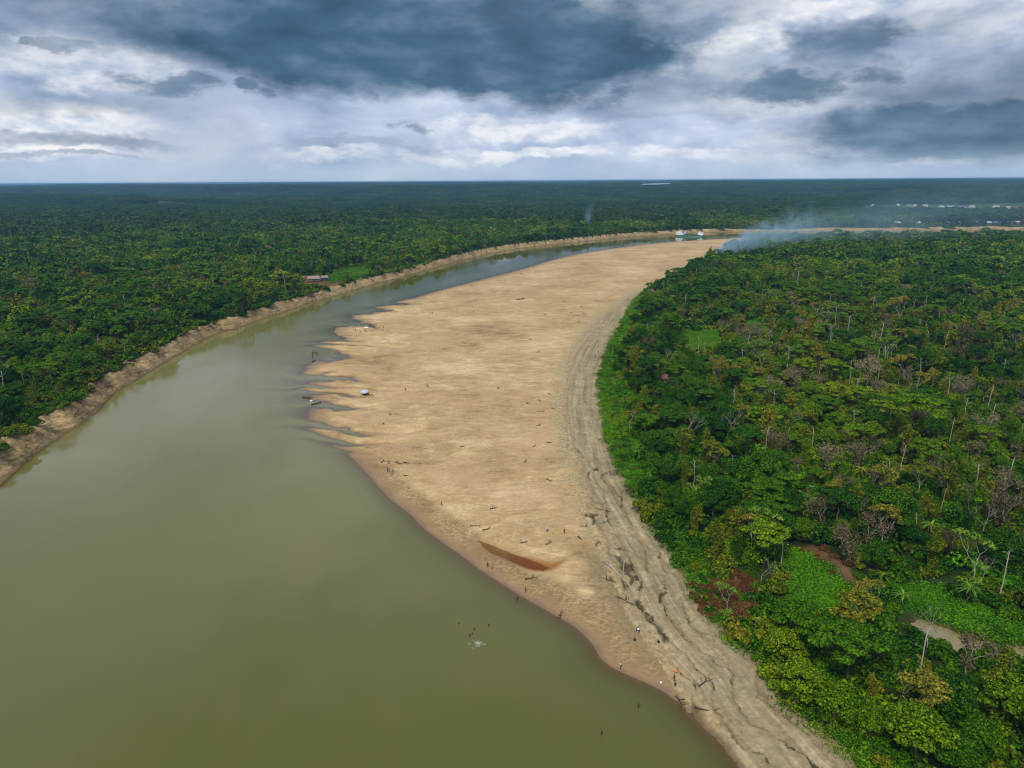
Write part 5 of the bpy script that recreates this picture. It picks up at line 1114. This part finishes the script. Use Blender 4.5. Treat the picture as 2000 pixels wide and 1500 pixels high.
spots = [(1135, 599), (1117, 610), (1140, 613), (1131, 629), (1036, 663), (1052, 688), (1078, 713), (1073, 770), (1054, 783), (1031, 788), (1081, 798), (1055, 804), (973, 759), (1053, 831), (1073, 865), (1044, 871), (1027, 901), (904, 872), (1073, 938), (964, 993), (794, 929), (748, 828), (763, 810),
         (747, 902), (759, 904), (778, 905), (786, 905), (795, 905), (1073, 1061), (927, 1028), (950, 1034), (1022, 1060), (1036, 1130), (1132, 1052), (1204, 484), (1195, 486), (1018, 535), (935, 548), (880, 561), (817, 579), (826, 578)]
for a, b in spots:
    far_ = b < 700; zl = 'along the upper waterline' if b < 600 and a < 1100 or b < 490 else 'on the far sand beside the mud channel' if far_ and a > 1100 else 'on the open middle sand' if b < 880 else 'on the lower sand' if b > 950 else 'on the sand above the lower spurs' if a < 850 else 'on the sand near the channel bend'
    driftwood(a, b, random.uniform(1.6, 3.0) * (1.2 if far_ else .9), 'small dark driftwood snag lying ' + zl, 'driftwood ' + zl, rad=.2 if far_ else .15)
driftwood(1018, 585, 6.5, 'large dark driftwood heap on the far middle sand', br=6, rad=.45)
driftwood(1096, 1201, 2.6, 'tangled brown snag at the lower waterline', br=8, rad=.12); driftwood(1331, 1372, 3.4, 'tangled brush heap at the water edge near the bottom', br=14, rad=.13); driftwood(1379, 1333, 4.0, 'dark branching snag on the mud above the brush heap', br=6, rad=.12)
driftwood(1378, 1391, 4.2, 'dark straight log lying in the wet mud near the bottom', br=1, rz=R(-35), rad=.17); driftwood(1174, 997, 2.8, 'dark brush on the middle of the mud channel', br=7, rad=.1); driftwood(1181, 1020, 2.0, 'smaller dark brush just below on the mud channel', br=6, rad=.09)
driftwood(1192, 1133, 3.4, 'reddish dark brush heap at the channel edge', br=12, rad=.12); driftwood(1222, 1174, 4.0, 'dark tangle of branches at the end of the curved log', br=14, rad=.12); driftwood(1249, 1191, 3.0, 'dark branches below the curved log', br=9, rad=.11); driftwood(1212, 1050 + 24, 3.0, 'dark roots beside the top of the curved log', br=8, rad=.11)
driftwood(1140, 1028, 2.2, 'dark twigs at the sandy rim of the channel', br=7, rad=.09); driftwood(1168, 1062, 2.6, 'dark twigs a little lower on the channel rim', br=7, rad=.09)
driftwood(1183, 697, 6.0, 'pale straight log leaning on the green forest edge', dark=False, br=1, rz=R(60), rad=.2); driftwood(470, 643, 9.0, 'pale fallen trunk sliding down the left bank', dark=False, br=3, rz=R(-55), rad=.25); driftwood(400, 636, 8.0, 'grey fallen trunk on the collapsed left bank', dark=False, br=4, rz=R(-60), rad=.22)
driftwood(1825, 1238, 4.0, 'pale log on the brown creek bank', dark=False, br=2, rz=R(25), rad=.15); driftwood(1965, 1262, 5.0, 'pale branch standing out of the creek at the right edge', dark=False, br=2, rz=R(100), rad=.13)
def long_log(pts_px, rad, label):
    pts = [spot(*q) for q in pts_px]; c = pts[0]; e = link('driftwood', None, None, c); tag(e, label, 'driftwood')
    q = [Vector((p[0] - c[0], p[1] - c[1], p[2] - c[2] + rad * .7)) for p in pts]; mb = MB(); mb.tube(q, [rad * (1 - .6 * i / len(q)) for i in range(len(q))], 7); mb.build('log', PM['driftwood_pale'], e, True)
    for i in range(3): k_ = q[random.randint(1, len(q) - 2)]; mb = MB(); limb(mb, k_, k_ + Vector((random.uniform(-1.5, 1.5), random.uniform(-1.5, 1.5), .3)), rad * .4, .03, 5, 3, .1); mb.build('branch', PM['driftwood_pale'], e, True)
long_log([(1180, 1098), (1198, 1112), (1214, 1128), (1230, 1146), (1240, 1162), (1241, 1172)], .28, 'long curved pale driftwood trunk lying in the mud channel'); long_log([(1222, 1084), (1219, 1100), (1217, 1118), (1220, 1130)], .16, 'thinner pale driftwood pole above the curved trunk')
print('T end', time.time() - T0, len(bpy.data.objects))
